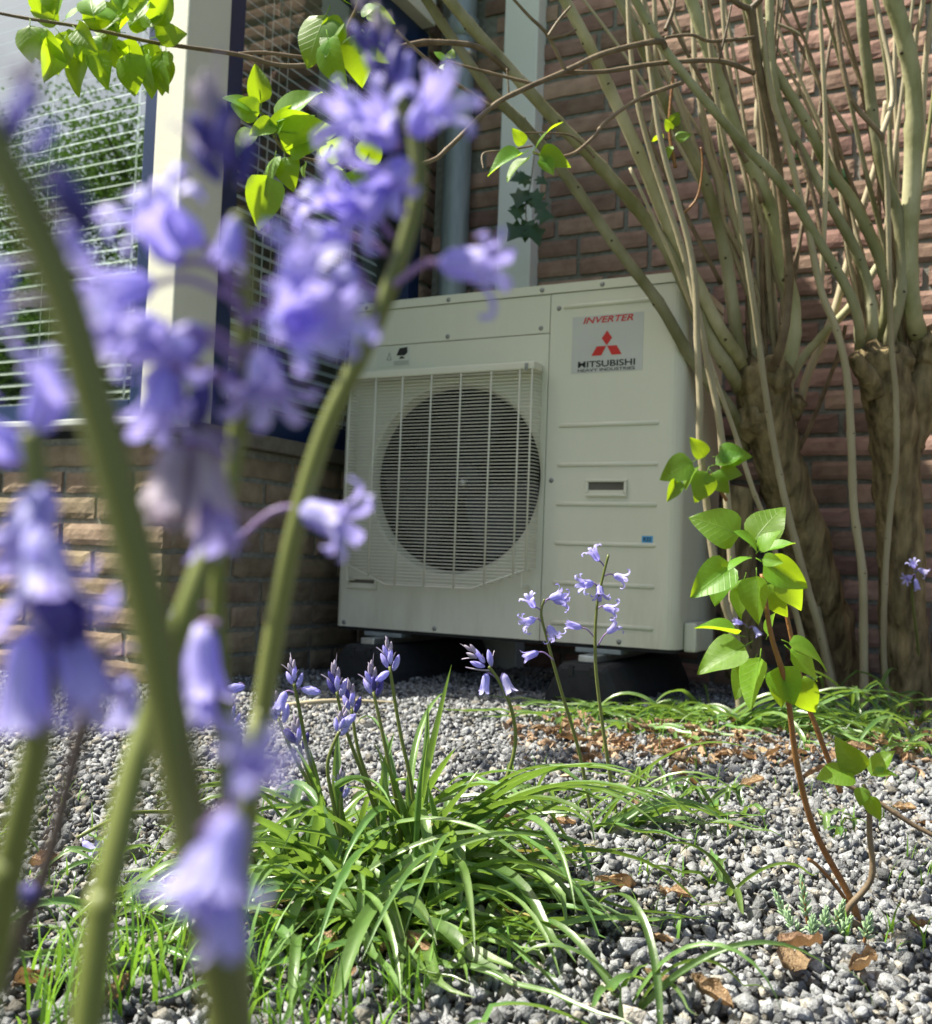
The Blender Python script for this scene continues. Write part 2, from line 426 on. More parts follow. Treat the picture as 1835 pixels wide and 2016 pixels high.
BR = {}
for kind in ('brick', 'brick_tan'):
    BR[kind, 0] = [brick_mesh(.205, .0475, .03, 100 + i, M[kind]) for i in range(10)]
    BR[kind, 1] = [brick_mesh(.096, .0475, .03, 200 + i, M[kind]) for i in range(6)]
def brick_wall(part, kind, u0, u1, z0, z1, place, seed, course=.0615, limit=300, corner=0):
    r = random.Random(seed)
    far = []
    z, row = z0 + course / 2, 0
    todo = []
    while z < z1:
        u = 0.0 if corner else -r.uniform(0, .2)
        lastshort = row % 2 if corner else 0
        first = bool(corner)
        row += 1
        while u < u1 - u0:
            short = lastshort if first else (1 if (r.random() < .28 and not lastshort) else 0)
            lastshort = short
            first = False
            ln = .098 if short else .207
            c = u1 - u - ln / 2 if corner < 0 else u0 + u + ln / 2
            if c - ln / 2 > u0 - .012 and c + ln / 2 < u1 + .012:
                Mx = place(c, z) @ Matrix.Translation((0, r.uniform(-.0018, .0022), r.uniform(-.0012, .0012))) @ Matrix.Rotation(r.uniform(-.006, .006), 4, 'Y') @ Matrix.Rotation(r.uniform(-.012, .012), 4, 'Z')
                todo.append((Mx, r.choice(BR[kind, short])))
            u += ln + .0125
        z += course
    vis = [q for q in todo if seen(q[0].translation, 60)]
    hid = [q for q in todo if not seen(q[0].translation, 60)]
    vis.sort(key=lambda q: (q[0].translation - CAM).length)
    for Mx, me in vis[:limit]:
        ob('brick', me, part, Mx)
    rest = vis[limit:] + hid
    if rest:
        VV, FF = [], []
        for Mx, me in rest:
            n = len(VV)
            VV += [Mx @ v.co for v in me.vertices]
            FF += [[i + n for i in p.vertices] for p in me.polygons]
        ob('outer_bricks', mesh('outer_bricks', VV, FF, M[kind], False), part, None, kind='stuff')

# back wall
V, F = box(XB, 4.2, YB, YB + .1, -.3, 3.2)
wall = ob('back_wall', mesh('back_wall', V, F, M['mortar'], False), house)
brick_wall(wall, 'brick', XB, 3.4, 0.0, 2.9, lambda c, z: Matrix.Translation((c, YB - .009, z)), 3)
# bay walls below the windows
V, F = join(box(-3.2, XB - .012, YF + .012, YF + .1, -.3, .565), box(XB - .1, XB - .012, YF + .1, YB, -.3, .565))
wall = ob('bay_wall', mesh('bay_wall', V, F, M['mortar'], False), house)
brick_wall(wall, 'brick_tan', -2.0, XB, 0.0, .56, lambda c, z: Matrix.Translation((c, YF + .003, z)), 5, corner=-1)
brick_wall(wall, 'brick_tan', YF + .032, YB, 0.0, .56, lambda c, z: Matrix.Translation((XB - .003, c, z)) @ Matrix.Rotation(R(90), 4, 'Z'), 6, corner=1)
# brick return beside the side window, wall over the bay
V, F = box(XB - .1, XB - .01, .535, YB, .565, 2.1)
wall = ob('bay_return', mesh('bay_return', V, F, M['mortar'], False), house)
for k in range(25):
    ob('brick', random.choice(BR['brick', 1]), wall, Matrix.Translation((XB - .001, .585, .6 + .0615 * k)) @ Matrix.Rotation(R(90), 4, 'Z'))
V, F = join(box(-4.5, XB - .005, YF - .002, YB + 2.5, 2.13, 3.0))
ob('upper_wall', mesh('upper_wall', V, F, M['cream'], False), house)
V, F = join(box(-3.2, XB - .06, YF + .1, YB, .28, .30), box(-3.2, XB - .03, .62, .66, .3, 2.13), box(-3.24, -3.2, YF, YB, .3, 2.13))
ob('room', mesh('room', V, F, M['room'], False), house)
# fascia beams over the windows
V, F = join(box(XB - .05, XB + .035, YF - .03, .50, 1.985, 2.13, .004), box(-3.2, XB - .052, YF - .035, YF + .05, 2.0, 2.13, .004))
ob('fascia', mesh('fascia', V, F, M['cream'], False), house)
# sills
V, F = box(-3.2, XB + .02, YF - .035, YF + .05, .588, .604, .003)
ob('window_sill', mesh('front_sill', V, F, M['alu'], False), house)
V, F = box(XB - .06, XB + .022, YF + .052, .535, .566, .604, .004)
ob('window_sill', mesh('side_sill', V, F, M['sill'], False), house)
# corner post
V, F = box(XB - .085, XB, YF, -.39, .606, 1.984, .004)
ob('corner_post', mesh('corner_post', V, F, M['cream'], False), house)
# front window
zt = 1.995
fx0, fx1 = -3.0, XB - .088
fw = ob('window', mesh('window_frame', *join(
    box(fx1 - .045, fx1, YF + .012, YF + .06, .606, zt, .003),
    box(fx0, fx1 - .046, YF + .012, YF + .06, .606, .652, .003),
    box(-1.62, -1.57, YF + .013, YF + .059, .653, zt - .05, .003),
    box(fx0, fx1 - .046, YF + .012, YF + .06, zt - .05, zt, .003)), M['blue'], False), house, label='blue framed front window reflecting sky and trees')
ob('pane', mesh('pane', [(fx0, YF + .036, .64), (fx1 - .03, YF + .036, .64), (fx1 - .03, YF + .036, zt - .03), (fx0, YF + .036, zt - .03)], [(0, 1, 2, 3)], M['glass'], False), fw)
# side window
sw = ob('window', mesh('side_window_frame', *join(
    box(XB - .06, XB - .008, -.388, -.33, .606, 1.984, .003),
    box(XB - .06, XB - .008, .47, .533, .606, 1.984, .003),
    box(XB - .06, XB - .008, -.329, .469, .606, .668, .003),
    box(XB - .06, XB - .008, -.329, .469, 1.9, 1.984, .003)), M['blue'], False), house, label='dark blue framed side window behind the flowers')
ob('pane', mesh('side_pane', [(XB - .034, -.35, .65), (XB - .034, .49, .65), (XB - .034, .49, 1.92), (XB - .034, -.35, 1.92)], [(0, 1, 2, 3)], M['glass_side'], False), sw)

# venetian blinds hang inside
def slat_mesh(name, ln):
    V, F = [], []
    for i in (0, 1):
        for k in range(5):
            a = k / 4 - .5
            V.append((ln * i, a * .0255, .0022 - .009 * a * a))
    for k in range(4): F.append((k, k + 1, k + 6, k + 5))
    return mesh(name, V, F, M['slat'])
def blind(label, origin, rotz, ln, z0, z1, pitch, cords, tilt):
    T = Matrix.Translation(Vector(origin)) @ Matrix.Rotation(rotz, 4, 'Z')
    root = thing('venetian_blind', origin, label, 'blind', 'window blinds')
    me = slat_mesh('slat', ln)
    z = z0 + .02
    while z < z1:
        ob('slat', me, root, T @ Matrix.Translation((0, 0, z)) @ Matrix.Rotation(tilt + random.uniform(-.03, .03), 4, 'X'))
        z += pitch
    ob('bottom_rail', mesh('bottom_rail', *box(0, ln, -.012, .012, z0 - .012, z0, .002), M['slat'], False), root, T)
    for c, wd in cords:
        for yy in (-.0145, .0145):
            ob('ladder_cord', mesh('ladder_cord', *box(c - wd, c + wd, yy - .0006, yy + .0006, z0, z1), M['slat'], False), root, T)
blind('white slatted blind behind the sunlit front window', (-1.56, YF + .12, 0), 0, 1.28, .675, 1.96, .0325, ((.36, .0012), (1.21, .0035), (.9, .0012), (1.262, .0012)), R(36))
blind('grey slatted blind behind the shaded side window', (XB - .12, -.31, 0), R(90), .76, .69, 1.9, .0325, ((.2, .002), (.27, .0012), (.6, .002)), R(45))

# downpipe and boxed trunking
pts = [(.012, YB - .062, -.05), (.012, YB - .062, 2.6)]
dp = ob('downpipe', mesh('downpipe', *tube(spline(pts, 10), .043, 20), M['zinc']), house)
for z in (.5, 1.88):
    ob('pipe_clamp', mesh('pipe_clamp', *lathe([(.0445, 0), (.0475, 0), (.0475, .028), (.0445, .028)], 20, Matrix.Translation((.012, YB - .062, z))), M['steel']), dp)
    ob('pipe_clamp', mesh('pipe_socket', *lathe([(.0446, 0), (.052, .01), (.052, .06), (.0446, .07)], 20, Matrix.Translation((.012, YB - .062, z + .06))), M['zinc']), dp)
V, F = box(.158, .272, YB - .062, YB + .002, -.05, 2.7, .005)
ob('pipe_trunking', mesh('pipe_trunking', V, F, M['white'], False), house, label='white boxed trunking up the red brick wall')

# ------------------------------------------------------------------ the outdoor unit
W, H, D, ZB = .909, .845, .34, .13
unit = thing('heat_pump_unit', (W / 2, D / 2, ZB), 'cream white outdoor heat pump unit with round fan behind wire grille', 'heat pump')
T0 = Matrix.Translation((0, 0, ZB))
def up(name, VF, m, parent=unit, smooth=False, Mx=None, **k):
    return ob(name, mesh(name, VF[0], VF[1], m, smooth), parent, T0 @ (Mx or Matrix.Identity(4)), **k)
# fan panel with its round opening
cx, cz, cr = .333, .383, .233
x0, x1, z0, z1 = .02, .5815, .002, .7265
angs = sorted(set([2 * math.pi * k / 72 for k in range(72)] + [math.atan2(b - cz, a - cx) % (2 * math.pi) for a in (x0, x1) for b in (z0, z1)]))
def rectray(a):
    c, s = math.cos(a), math.sin(a)
    t = min([(x1 - cx) / c if c > 1e-9 else 9e9, (x0 - cx) / c if c < -1e-9 else 9e9, (z1 - cz) / s if s > 1e-9 else 9e9, (z0 - cz) / s if s < -1e-9 else 9e9])
    return cx + c * t, cz + s * t
V, F = [], []
n = len(angs)
for rr, yy in ((None, .004), (None, 0), (cr + .012, 0), (cr + .004, .003), (cr, .012), (cr - .004, .022), (cr - .004, .03)):
    for a in angs:
        x, z = rectray(a) if rr is None else (cx + rr * math.cos(a), cz + rr * math.sin(a))
        V.append((x, yy, z))
for q in range(6):
    for k in range(n):
        F.append((q * n + k, q * n + (k + 1) % n, (q + 1) * n + (k + 1) % n, (q + 1) * n + k))
fp = up('fan_panel', (V, F), M['paint'], smooth=False)
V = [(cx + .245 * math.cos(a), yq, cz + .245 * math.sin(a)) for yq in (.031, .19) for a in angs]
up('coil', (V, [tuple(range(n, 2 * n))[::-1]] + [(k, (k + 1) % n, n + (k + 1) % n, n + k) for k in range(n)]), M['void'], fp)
# fan
fan = up('fan', lathe([(.0, -.012), (.03, -.01), (.05, 0), (.052, .05), (.05, .06)], 24), M['fan'], Mx=Matrix.Translation((cx, .07, cz)) @ Matrix.Rotation(R(-90), 4, 'X'), smooth=True)
for k in range(3):
    V, F = [], []
    for i in range(7):
        r_ = lerp(.045, .218, i / 6)
        for j in range(9):
            a = lerp(-.62, .62, j / 8) * (1.0 if i < 5 else .92) + .25 * (i / 6)
            V.append((r_ * math.cos(a), r_ * math.sin(a), lerp(.05, -.02, j / 8) * (.6 + .4 * i / 6)))
    for i in range(6):
        for j in range(8): F.append((i * 9 + j, i * 9 + j + 1, i * 9 + j + 10, i * 9 + j + 9))
    up('blade', (V, F), M['fan'], fan, True, Matrix.Translation((cx, .085, cz)) @ Matrix.Rotation(R(90), 4, 'X') @ Matrix.Rotation(R(120 * k + 75), 4, 'Z'))
up('hub_nut', lathe([(0, -.008), (.008, -.007), (.011, 0), (.011, .01)], 12), M['steel'], fan, True, Matrix.Translation((cx + .005, .048, cz - .006)) @ Matrix.Rotation(R(-90), 4, 'X'))
# upper panel strip
upn = up('upper_panel', box(.02, .5815, 0, .006, .7285, .8205, .0012), M['paint'])
# plan outline with round corners
def plan(e, x0=0.0):
    o = []
    for (px, py, a0, rr) in ((W - .030, .030, -90, .030), (W - .02, D - .02, 0, .02), (.02, D - .02, 90, .02), (.022, .022, 180, .022)):
        for k in range(7):
            a = R(a0 + 90 * k / 6)
            o.append((px + (rr + e) * math.cos(a), py + (rr + e) * math.sin(a)))
    return o
def extr(o, z0, z1, cap=True):
    n = len(o)
    V = [(x, y, z0) for x, y in o] + [(x, y, z1) for x, y in o]
    F = [(k, (k + 1) % n, n + (k + 1) % n, n + k) for k in range(n)]
    if cap: F += [tuple(range(n))[::-1], tuple(range(n, 2 * n))]
    return V, F
# service panel with its rounded corner and the right side in one bent sheet
o = [(.5835, .012), (.5835, 0)] + plan(0)[:7] + [(W, .19), (W, .192)]
V = [(x, y, .002) for x, y in o] + [(x, y, .8205) for x, y in o]
n = len(o)
sp = up('service_panel', (V, [(k, k + 1, n + k + 1, n + k) for k in range(n - 1)]), M['paint'])
V, F = box(W - .012, W - .0012, .194, D, .002, .8205, .002)
up('side_panel', (V, F), M['paint'])
up('side_panel', box(.0, .006, .03, D, .002, .8205, .002), M['paint'])
lc = plan(0)[21:28]
up('corner_strip', ([(x, y, .002) for x, y in lc] + [(x, y, .8205) for x, y in lc], [(k, k + 1, k + 8, k + 7) for k in range(6)]), M['paint'])
up('back_panel', box(.01, W - .01, D - .004, D, .002, .82), M['void'])
lid = up('top_cover', join(extr(plan(.003), .822, .841), extr(plan(-.002), .841, .845)), M['paint'])
up('base_pan', extr(plan(-.006), -.006, .0015), M['void'])
# ribs pressed into the service panel
def rib(xa, xb, z):
    hh = .0055
    V, F = [], []
    for x, s in ((xa, .15), (xa + .004, 1), (xb - .004, 1), (xb, .15)):
        for k in range(7):
            a = math.pi * k / 6
            V.append((x, -.0045 * s * math.sin(a) + .0005, z + hh * s * math.cos(a)))
    for i in range(3):
        for k in range(6): F.append((i * 7 + k, i * 7 + k + 1, i * 7 + k + 8, i * 7 + k + 7))
    return V, F
for xa, xb, z in ((.614, .845, .787), (.612, .857, .506), (.611, .857, .4135), (.611, .857, .322), (.611, .857, .2305), (.61, .857, .1385), (.609, .857, .046)):
    up('rib', rib(xa, xb, z), M['paint'], sp, True)
# handles: raised rim round a flat patch, recess shade painted in its colour
def handle(x0, x1, z0, z1, parent):
    b = .007
    up('handle_rim', join(box(x0, x1, -.006, .001, z1 - b, z1, .002), box(x0, x1, -.006, .001, z0, z0 + b, .002), box(x0, x0 + b, -.006, .001, z0 + b + .0003, z1 - b - .0003, .002), box(x1 - b, x1, -.006, .001, z0 + b + .0003, z1 - b - .0003, .002)), M['paint'], parent)
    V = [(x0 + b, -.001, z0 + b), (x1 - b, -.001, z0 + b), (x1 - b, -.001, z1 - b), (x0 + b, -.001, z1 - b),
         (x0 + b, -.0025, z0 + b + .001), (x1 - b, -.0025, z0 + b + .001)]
    up('handle_shade_patch', (V[:4], [(0, 1, 2, 3)]), M['pocket_shade'], parent)
    up('handle_lip', box(x0 + b + .0005, x1 - b - .0005, -.004, -.0012, z0 + b, z0 + b + .008), M['paint'], parent)
handle(.687, .786, .339, .3795, sp)
handle(.036, .127, .100, .131, fp)
# screws
scr = mesh('screw', *lathe([(0, -.0028), (.0035, -.0026), (.0058, -.0008), (.0062, .001)], 10), M['screw'])
for x, z, p, y in ((.305, .831, lid, -.003), (.56, .832, lid, -.003), (.712, .832, lid, -.003), (.06, .831, lid, -.003), (.305, .739, upn, 0), (.559, .741, upn, 0), (.604, .785, sp, 0), (.599, .377, sp, 0),
                (.03, .012, fp, 0), (.299, .012, fp, 0), (.62, .012, sp, 0), (.777, .012, sp, 0)):
    ob('screw', scr, p, T0 @ Matrix.Translation((x, y, z)) @ Matrix.Rotation(R(-90), 4, 'X'))
# grille of bent wires
gr = up('fan_grille', box(.045, .569, -.052, -.001, .634, .653, .004), M['wire'])
def outline(z):
    t = max(0, min(1, (.168 - z) / .05))
    return lerp(.046, .18, t), lerp(.567, .42, t)
def bent(a, b, dep):
    r_ = .008
    return [a + Vector((0, dep, 0)), a + Vector((0, dep * .3, 0)), a + Vector((0, 0, 0)) + (b - a).normalized() * r_, b - (b - a).normalized() * r_, b + Vector((0, dep * .3, 0)), b + Vector((0, dep, 0))]
yy = -.046
full = None
k = 0
z = .1215
while z < .632:
    a, b = outline(z)
    if z > .168:
        full = full or mesh('wire', *tube(bent(Vector((a, yy, 0)), Vector((b, yy, 0)), .044), .0012, 6), M['wire'])
        me = full
    else:
        me = mesh('wire', *tube(bent(Vector((a, yy, 0)), Vector((b, yy, 0)), .044), .0012, 6), M['wire'])
    ob('wire', me, gr, T0 @ Matrix.Translation((0, 0, z)))
    z += .00833
for x in (.052, .13, .209, .292, .374, .456, .531, .5625):
    zb = .168 if .05 < x < .06 or x > .56 else max(.118, .168 - .05 * min(1, max(0, (x - .046) / .134)) if x < .2 else (.118 if x < .42 else .118 + .05 * (x - .42) / .147))
    up('upright_wire', tube([(x, yy - .0024, zb - .002), (x, yy - .0026, .634)], .0022, 6), M['wire'], gr, True)
up('lower_rod', tube(spline([(.046, yy, .168), (.18, yy, .116), (.42, yy, .116), (.567, yy, .168)], 1), .0022, 6), M['wire'], gr, True)
for x, z in ((.546, .141), (.055, .139)):
    up('grille_foot', join(box(x - .005, x + .005, -.03, .0, z - .018, z - .012, .001), box(x - .002, x + .002, -.034, -.030, z - .018, z + .03, .001)), M['wire'], gr)
up('grille_catch', box(.545, .553, -.0545, -.052, .631, .648, .001), M['screw'], gr)
# bottom right valve cover
up('valve_cover', box(W + .001, W + .03, .05, .2, -.004, .062, .006), M['paint'])

# label with lettering
def text(body, name, m, parent, x0, x1, z0, z1, y, shear=0.0, offset=.0):
    c = bpy.data.curves.new('lettering', 'FONT')
    c.body = body; c.size = 1; c.shear = shear; c.offset = offset
    o = bpy.data.objects.new('lettering', c)
    COL.objects.link(o)
    me = bpy.data.meshes.new_from_object(o.evaluated_get(bpy.context.evaluated_depsgraph_get()))
    bpy.data.objects.remove(o); bpy.data.curves.remove(c)
    A = np.array([v.co for v in me.vertices])
    lo, hi = A.min(0), A.max(0)
    for v in me.vertices:
        v.co = (x0 + (v.co.x - lo[0]) / (hi[0] - lo[0]) * (x1 - x0), y, z0 + (v.co.y - lo[1]) / (hi[1] - lo[1]) * (z1 - z0))
    me.materials.clear(); me.materials.append(m)
    return ob(name, me, parent, T0)
lb = up('brand_label', box(.64, .8135, -.0007, .0006, .627, .7605), M['logo_plate'])
lb['label'] = 'silver label with red three diamond emblem and lettering'
text('INVERTER', 'lettering', M['red_ink'], lb, .667, .789, .7425, .7575, -.0013, .25, .018)
text('MITSUBISHI', 'lettering', M['black_ink'], lb, .657, .796, .6395, .6545, -.0013, 0, .02)
text('HEAVY INDUSTRIES', 'lettering', M['black_ink'], lb, .657, .796, .6295, .6365, -.0013, 0, .016)
hx, hz, s_, hh = .7265, .6885, .0125, .0175
V = [(hx, hz), (hx + s_, hz + hh), (hx, hz + 2 * hh), (hx - s_, hz + hh)]
def rh(cx_, pts): return [(x, -.0013, z) for x, z in pts]
lw_, hv = .0245, .026
for pts in (V, [(hx - .001, hz - .001), (hx - .0245, hz - .001), (hx - .037, hz - .0225), (hx - .0125, hz - .0225)], [(hx + .001, hz - .001), (hx + .0125, hz - .0225), (hx + .037, hz - .0225), (hx + .0245, hz - .001)]):
    up('emblem_diamond', (rh(0, pts), [(0, 1, 2, 3)]), M['red_ink'], lb)
rl = up('gas_sticker', box(.824, .8495, -.0007, .0006, .2365, .2515), M['blue_ink'], label='small blue sticker on the service panel')
text('R32', 'lettering', M['black_ink'], rl, .828, .8455, .2395, .2485, -.0013, 0, .02)
wl = up('warning_label', box(.098, .199, -.0007, .0006, .671, .7235), M['faint'], label='pale warning label with small black pictogram')
up('pictogram', ([(.157, -.0013, .7), (.166, -.0013, .718), (.189, -.0013, .72), (.19, -.0013, .706), (.182, -.0013, .699), (.168, -.0013, .699)], [(0, 5, 4, 3, 2, 1)]), M['black_ink'], wl)
up('pictogram', ([(.165, -.0013, .691), (.183, -.0013, .691), (.176, -.0013, .697), (.17, -.0013, .697)], [(0, 1, 2, 3)]), M['black_ink'], wl)
V = [(.128, .689), (.143, .689), (.1355, .71), (.131, .6905), (.14, .6905), (.1355, .7055)]
up('pictogram', ([(x, -.0013, z) for x, z in V], [(0, 1, 4, 3), (1, 2, 5, 4), (2, 0, 3, 5)]), M['screw'], wl)
for k in range(4):
    up('small_print', ([(.15, -.0013, .685 - .003 * k), (.195, -.0013, .685 - .003 * k), (.195, -.0013, .6841 - .003 * k), (.15, -.0013, .6841 - .003 * k)], [(0, 3, 2, 1)]), M['screw'], wl)

# rubber feet
def rubber_foot(xc, label):
    root = thing('rubber_foot', (xc, .17, 0), label, 'support block', 'rubber feet under the unit')
    y0, y1 = -.10, .46
    prof = [(-.095, -.01), (-.088, .03), (-.06, .088), (-.052, .095), (.052, .095), (.06, .088), (.088, .03), (.095, -.01)]
    V, F = [], []
    for y, s in ((y0, .86), (y0 + .012, .97), (y0 + .03, 1), (y1 - .03, 1), (y1, .9)):
        for x, z in prof: V.append((xc + x * s, y, z * (s if z > 0 else 1)))
    n = len(prof)
    for i in range(4):
        for k in range(n - 1): F.append((i * n + k, i * n + k + 1, (i + 1) * n + k + 1, (i + 1) * n + k))
    F += [tuple(range(n)), tuple(range(4 * n, 5 * n))[::-1]]
    b = ob('block', mesh('block', V, F, M['rubber'], False), root)
    ob('rail', mesh('rail', *box(xc - .02, xc + .02, y0 + .03, y1 - .03, .0955, .112, .003), M['steel'], False), root)
    for x in (-.03, .02):
        ob('slot', mesh('slot', *box(xc + x, xc + x + .012, y0 - .002, y0 + .03, .066, .09, .002), M['void'], False), b)
    for y in (.02, .3):
        ob('bolt', mesh('bolt', *lathe([(0, .135), (.006, .135), (.006, .121), (.013, .121), (.013, .113), (.022, .112), (.022, .109)], 6, Matrix.Translation((xc, y, 0))), M['steel'], False), root)
        ob('mounting_foot', mesh('mounting_foot', *box(xc - .055, xc + .055, y - .022, y + .03, .1125, .1235, .002), M['zinc'], False), root)
rubber_foot(.728, 'black rubber foot under the right end of the unit')
rubber_foot(.15, 'black rubber foot under the left end of the unit, by the tan wall')

# ------------------------------------------------------------------ gravel
def stone_variants(n):
    out = []
    for i in range(n):
        bm = bmesh.new()
        r = random.Random(900 + i)
        ax = (1, r.uniform(.55, .9), r.uniform(.38, .75))
        for k in range(9):
            v = Vector((r.gauss(0, 1), r.gauss(0, 1), r.gauss(0, 1))).normalized()
            v = Vector([math.copysign(abs(c) ** .6, c) for c in v]) * r.uniform(.8, 1.15)
            bm.verts.new((v.x * ax[0], v.y * ax[1], v.z * ax[2]))
        h = bmesh.ops.convex_hull(bm, input=bm.verts)
        bmesh.ops.delete(bm, geom=list({g for g in list(h['geom_unused']) + list(h['geom_interior']) if isinstance(g, bmesh.types.BMVert)}), context='VERTS')
        bmesh.ops.triangulate(bm, faces=bm.faces)
        bm.verts.index_update()
        out.append((np.array([v.co[:] for v in bm.verts]), np.array([[v.index for v in f.verts] for f in bm.faces])))
        bm.free()
    return out
SV = stone_variants(26)
def in_house(x, y):
    return (x < XB and y > YF - .01) or y > YB - .012
pts = []
step = .0078
nx = int(3.5 / step)
for layer in range(2):
    for iy in range(int(2.75 / step)):
        y = -2.12 + iy * step
        for ix in range(nx):
            x = -.95 + ix * step
            pts.append((x, y, layer))
pts = np.array(pts)
pts[:, :2] += rng.uniform(-.5, .5, (len(pts), 2)) * step * 1.5
# keep what the picture sees plus a margin
dv = np.stack([pts[:, 0] - CAM.x, pts[:, 1] - CAM.y, np.full(len(pts), -CAM.z)], 1)
zz = dv @ np.array(_f); xx = PW / 2 + FPX * (dv @ np.array(_r)) / np.maximum(zz, .05); yv = PH / 2 - FPX * (dv @ np.array(_u)) / np.maximum(zz, .05)
inn = (zz > .2) & (xx > -140) & (xx < PW + 140) & (yv < PH + 250)
inside = ((pts[:, 0] < XB) & (pts[:, 1] > YF)) | (pts[:, 1] > YB - .005)
keep = (~inside) & (zz > .1) & np.where(inn, rng.random(len(pts)) < np.where(pts[:, 2] == 0, .92, .42), rng.random(len(pts)) < .16)
pts, zz, inn = pts[keep], zz[keep], inn[keep]
ns = len(pts)
size = np.clip(rng.lognormal(math.log(.0053), .4, ns), .0026, .0125)
size = np.where(inn, size, size * 2.0)
size = np.where(pts[:, 2] == 1, size * .95, size)
grey = np.clip(rng.normal(.215, .075, ns), .05, .48)
warm = rng.random(ns)
tint = np.stack([grey * (.98 + .1 * (warm > .85)), grey, grey * (1.05 - .17 * (warm > .85))], 1)
def rotm(n):
    q = rng.normal(size=(n, 4)); q /= np.linalg.norm(q, axis=1)[:, None]
    w_, x_, y_, z_ = q.T
    return np.stack([1 - 2 * (y_ * y_ + z_ * z_), 2 * (x_ * y_ - z_ * w_), 2 * (x_ * z_ + y_ * w_), 2 * (x_ * y_ + z_ * w_), 1 - 2 * (x_ * x_ + z_ * z_), 2 * (y_ * z_ - x_ * w_),
                     2 * (x_ * z_ - y_ * w_), 2 * (y_ * z_ + x_ * w_), 1 - 2 * (x_ * x_ + y_ * y_)], 1).reshape(n, 3, 3)
RM = rotm(ns)
pz = np.where(pts[:, 2] == 0, rng.uniform(-.004, .003, ns), rng.uniform(.003, .0085, ns)) + .006 * np.sin(pts[:, 0] * 9) * np.sin(pts[:, 1] * 7 + 1)
var = rng.integers(0, len(SV), ns)
order = np.argsort(np.where((pts[:, 2] == 1) & inn, -size / zz, 0))
single = set(order[:300].tolist())
def build_stones(idx):
    VV, FF, CC = [], [], []
    n = 0
    for v in range(len(SV)):
        ii = np.array([i for i in idx[v]], dtype=int)
        if not len(ii): continue
        A, T = SV[v]
        P_ = np.einsum('nij,kj->nki', RM[ii], A) * size[ii][:, None, None]
        P_[:, :, 2] += pz[ii][:, None]; P_[:, :, 0] += pts[ii, 0][:, None]; P_[:, :, 1] += pts[ii, 1][:, None]
        VV.append(P_.reshape(-1, 3))
        FF.append((T[None] + (n + np.arange(len(ii)) * len(A))[:, None, None]).reshape(-1, 3))
        CC.append(np.repeat(tint[ii], len(T), 0))
        n += len(ii) * len(A)
    return np.concatenate(VV), np.concatenate(FF), np.concatenate(CC)
def fastmesh(name, V, F, m):
    me = bpy.data.meshes.new(name)
    me.vertices.add(len(V)); me.vertices.foreach_set('co', V.astype(np.float32).ravel())
    k = F.shape[1]
    me.loops.add(F.size); me.loops.foreach_set('vertex_index', F.astype(np.int32).ravel())
    me.polygons.add(len(F)); me.polygons.foreach_set('loop_start', np.arange(0, F.size, k, dtype=np.int32))
    me.materials.append(m)
    me.update(calc_edges=True)
    return me
def tintmesh(me, C):
    a = me.attributes.new('tint', 'FLOAT_COLOR', 'FACE')
    a.data.foreach_set('color', np.concatenate([C, np.ones((len(C), 1))], 1).astype(np.float32).ravel())
idx = [[] for _ in SV]
for i in range(ns):
    if i not in single: idx[var[i]].append(i)
V, F, C = build_stones(idx)
me = fastmesh('gravel', V, F, M['stone']); tintmesh(me, C)
ob('gravel', me, ground, None, kind='stuff')
for i in single:
    A, T = SV[var[i]]
    me = fastmesh('stone', (A @ RM[i].T) * size[i], T, M['stone']); tintmesh(me, np.repeat(tint[i][None], len(T), 0))
    ob('stone', me, ground, Matrix.Translation((pts[i, 0], pts[i, 1], pz[i])))

# ------------------------------------------------------------------ plant builders
def heart_leaf(seed, bend, fold, ln=1.0, wd=.36, wave=.03, curlx=0.0):      # unit length, x across, y along, base at origin
    r = random.Random(seed)
    nu, nv = 10, 6
    V, F = [], []
    ph = r.uniform(0, 6)
    for i in range(nu + 1):
        u = i / nu
        wdt = wd * (math.sin(math.pi * min(1, u ** .62)) ** .8) * (1 - .25 * u) * 1.25 + .001
        for j in range(nv + 1):
            v = j / nv * 2 - 1
            x = v * wdt
            yb = u * ln - (.09 * abs(v) ** 1.5 if u < .15 else .09 * abs(v) ** 1.5 * max(0, 1 - (u - .15) * 3))
            z = -bend * u * u + fold * abs(x) + wave * math.sin(7 * u + ph + 2 * v) * abs(v) - curlx * x * x
            V.append((x, yb, z))
    for i in range(nu):
        for j in range(nv):
            a = i * (nv + 1) + j
            F.append((a, a + 1, a + nv + 2, a + nv + 1))
    pv, pf = tube([(0, -.28, .03), (0, -.12, .005), (0, 0, 0), (0, .3, -bend * .09 - .006)], [.012, .011, .011, .006], 5)
    return join((V, F), (pv, pf))
LEAF = [mesh('leaf', *heart_leaf(i, b, f, 1, wd, .03, c), M['leaf']) for i, (b, f, wd, c) in enumerate(((.15, .25, .36, 0), (.35, .15, .4, .2), (.05, .4, .33, 0), (.5, .3, .36, .3), (.25, .1, .42, .4), (.2, .6, .3, 0)))]
def leaf_at(parent, p, tipdir, s, face=None, name='leaf', pool=None):
    y = Vector(tipdir).normalized()
    n = Vector(face) if face is not None else Vector((random.uniform(-.4, .4), random.uniform(-.7, .1), 1))
    z = (n - y * n.dot(y))
    z = z.normalized() if z.length > 1e-4 else y.orthogonal().normalized()
    x = y.cross(z)
    Mx = Matrix(((x.x, y.x, z.x, 0), (x.y, y.y, z.y, 0), (x.z, y.z, z.z, 0), (0, 0, 0, 1)))
    return ob(name, random.choice(pool or LEAF), parent, Matrix.Translation(Vector(p)) @ Mx @ Matrix.Scale(s, 4) @ Matrix.Translation((0, .25, 0)))
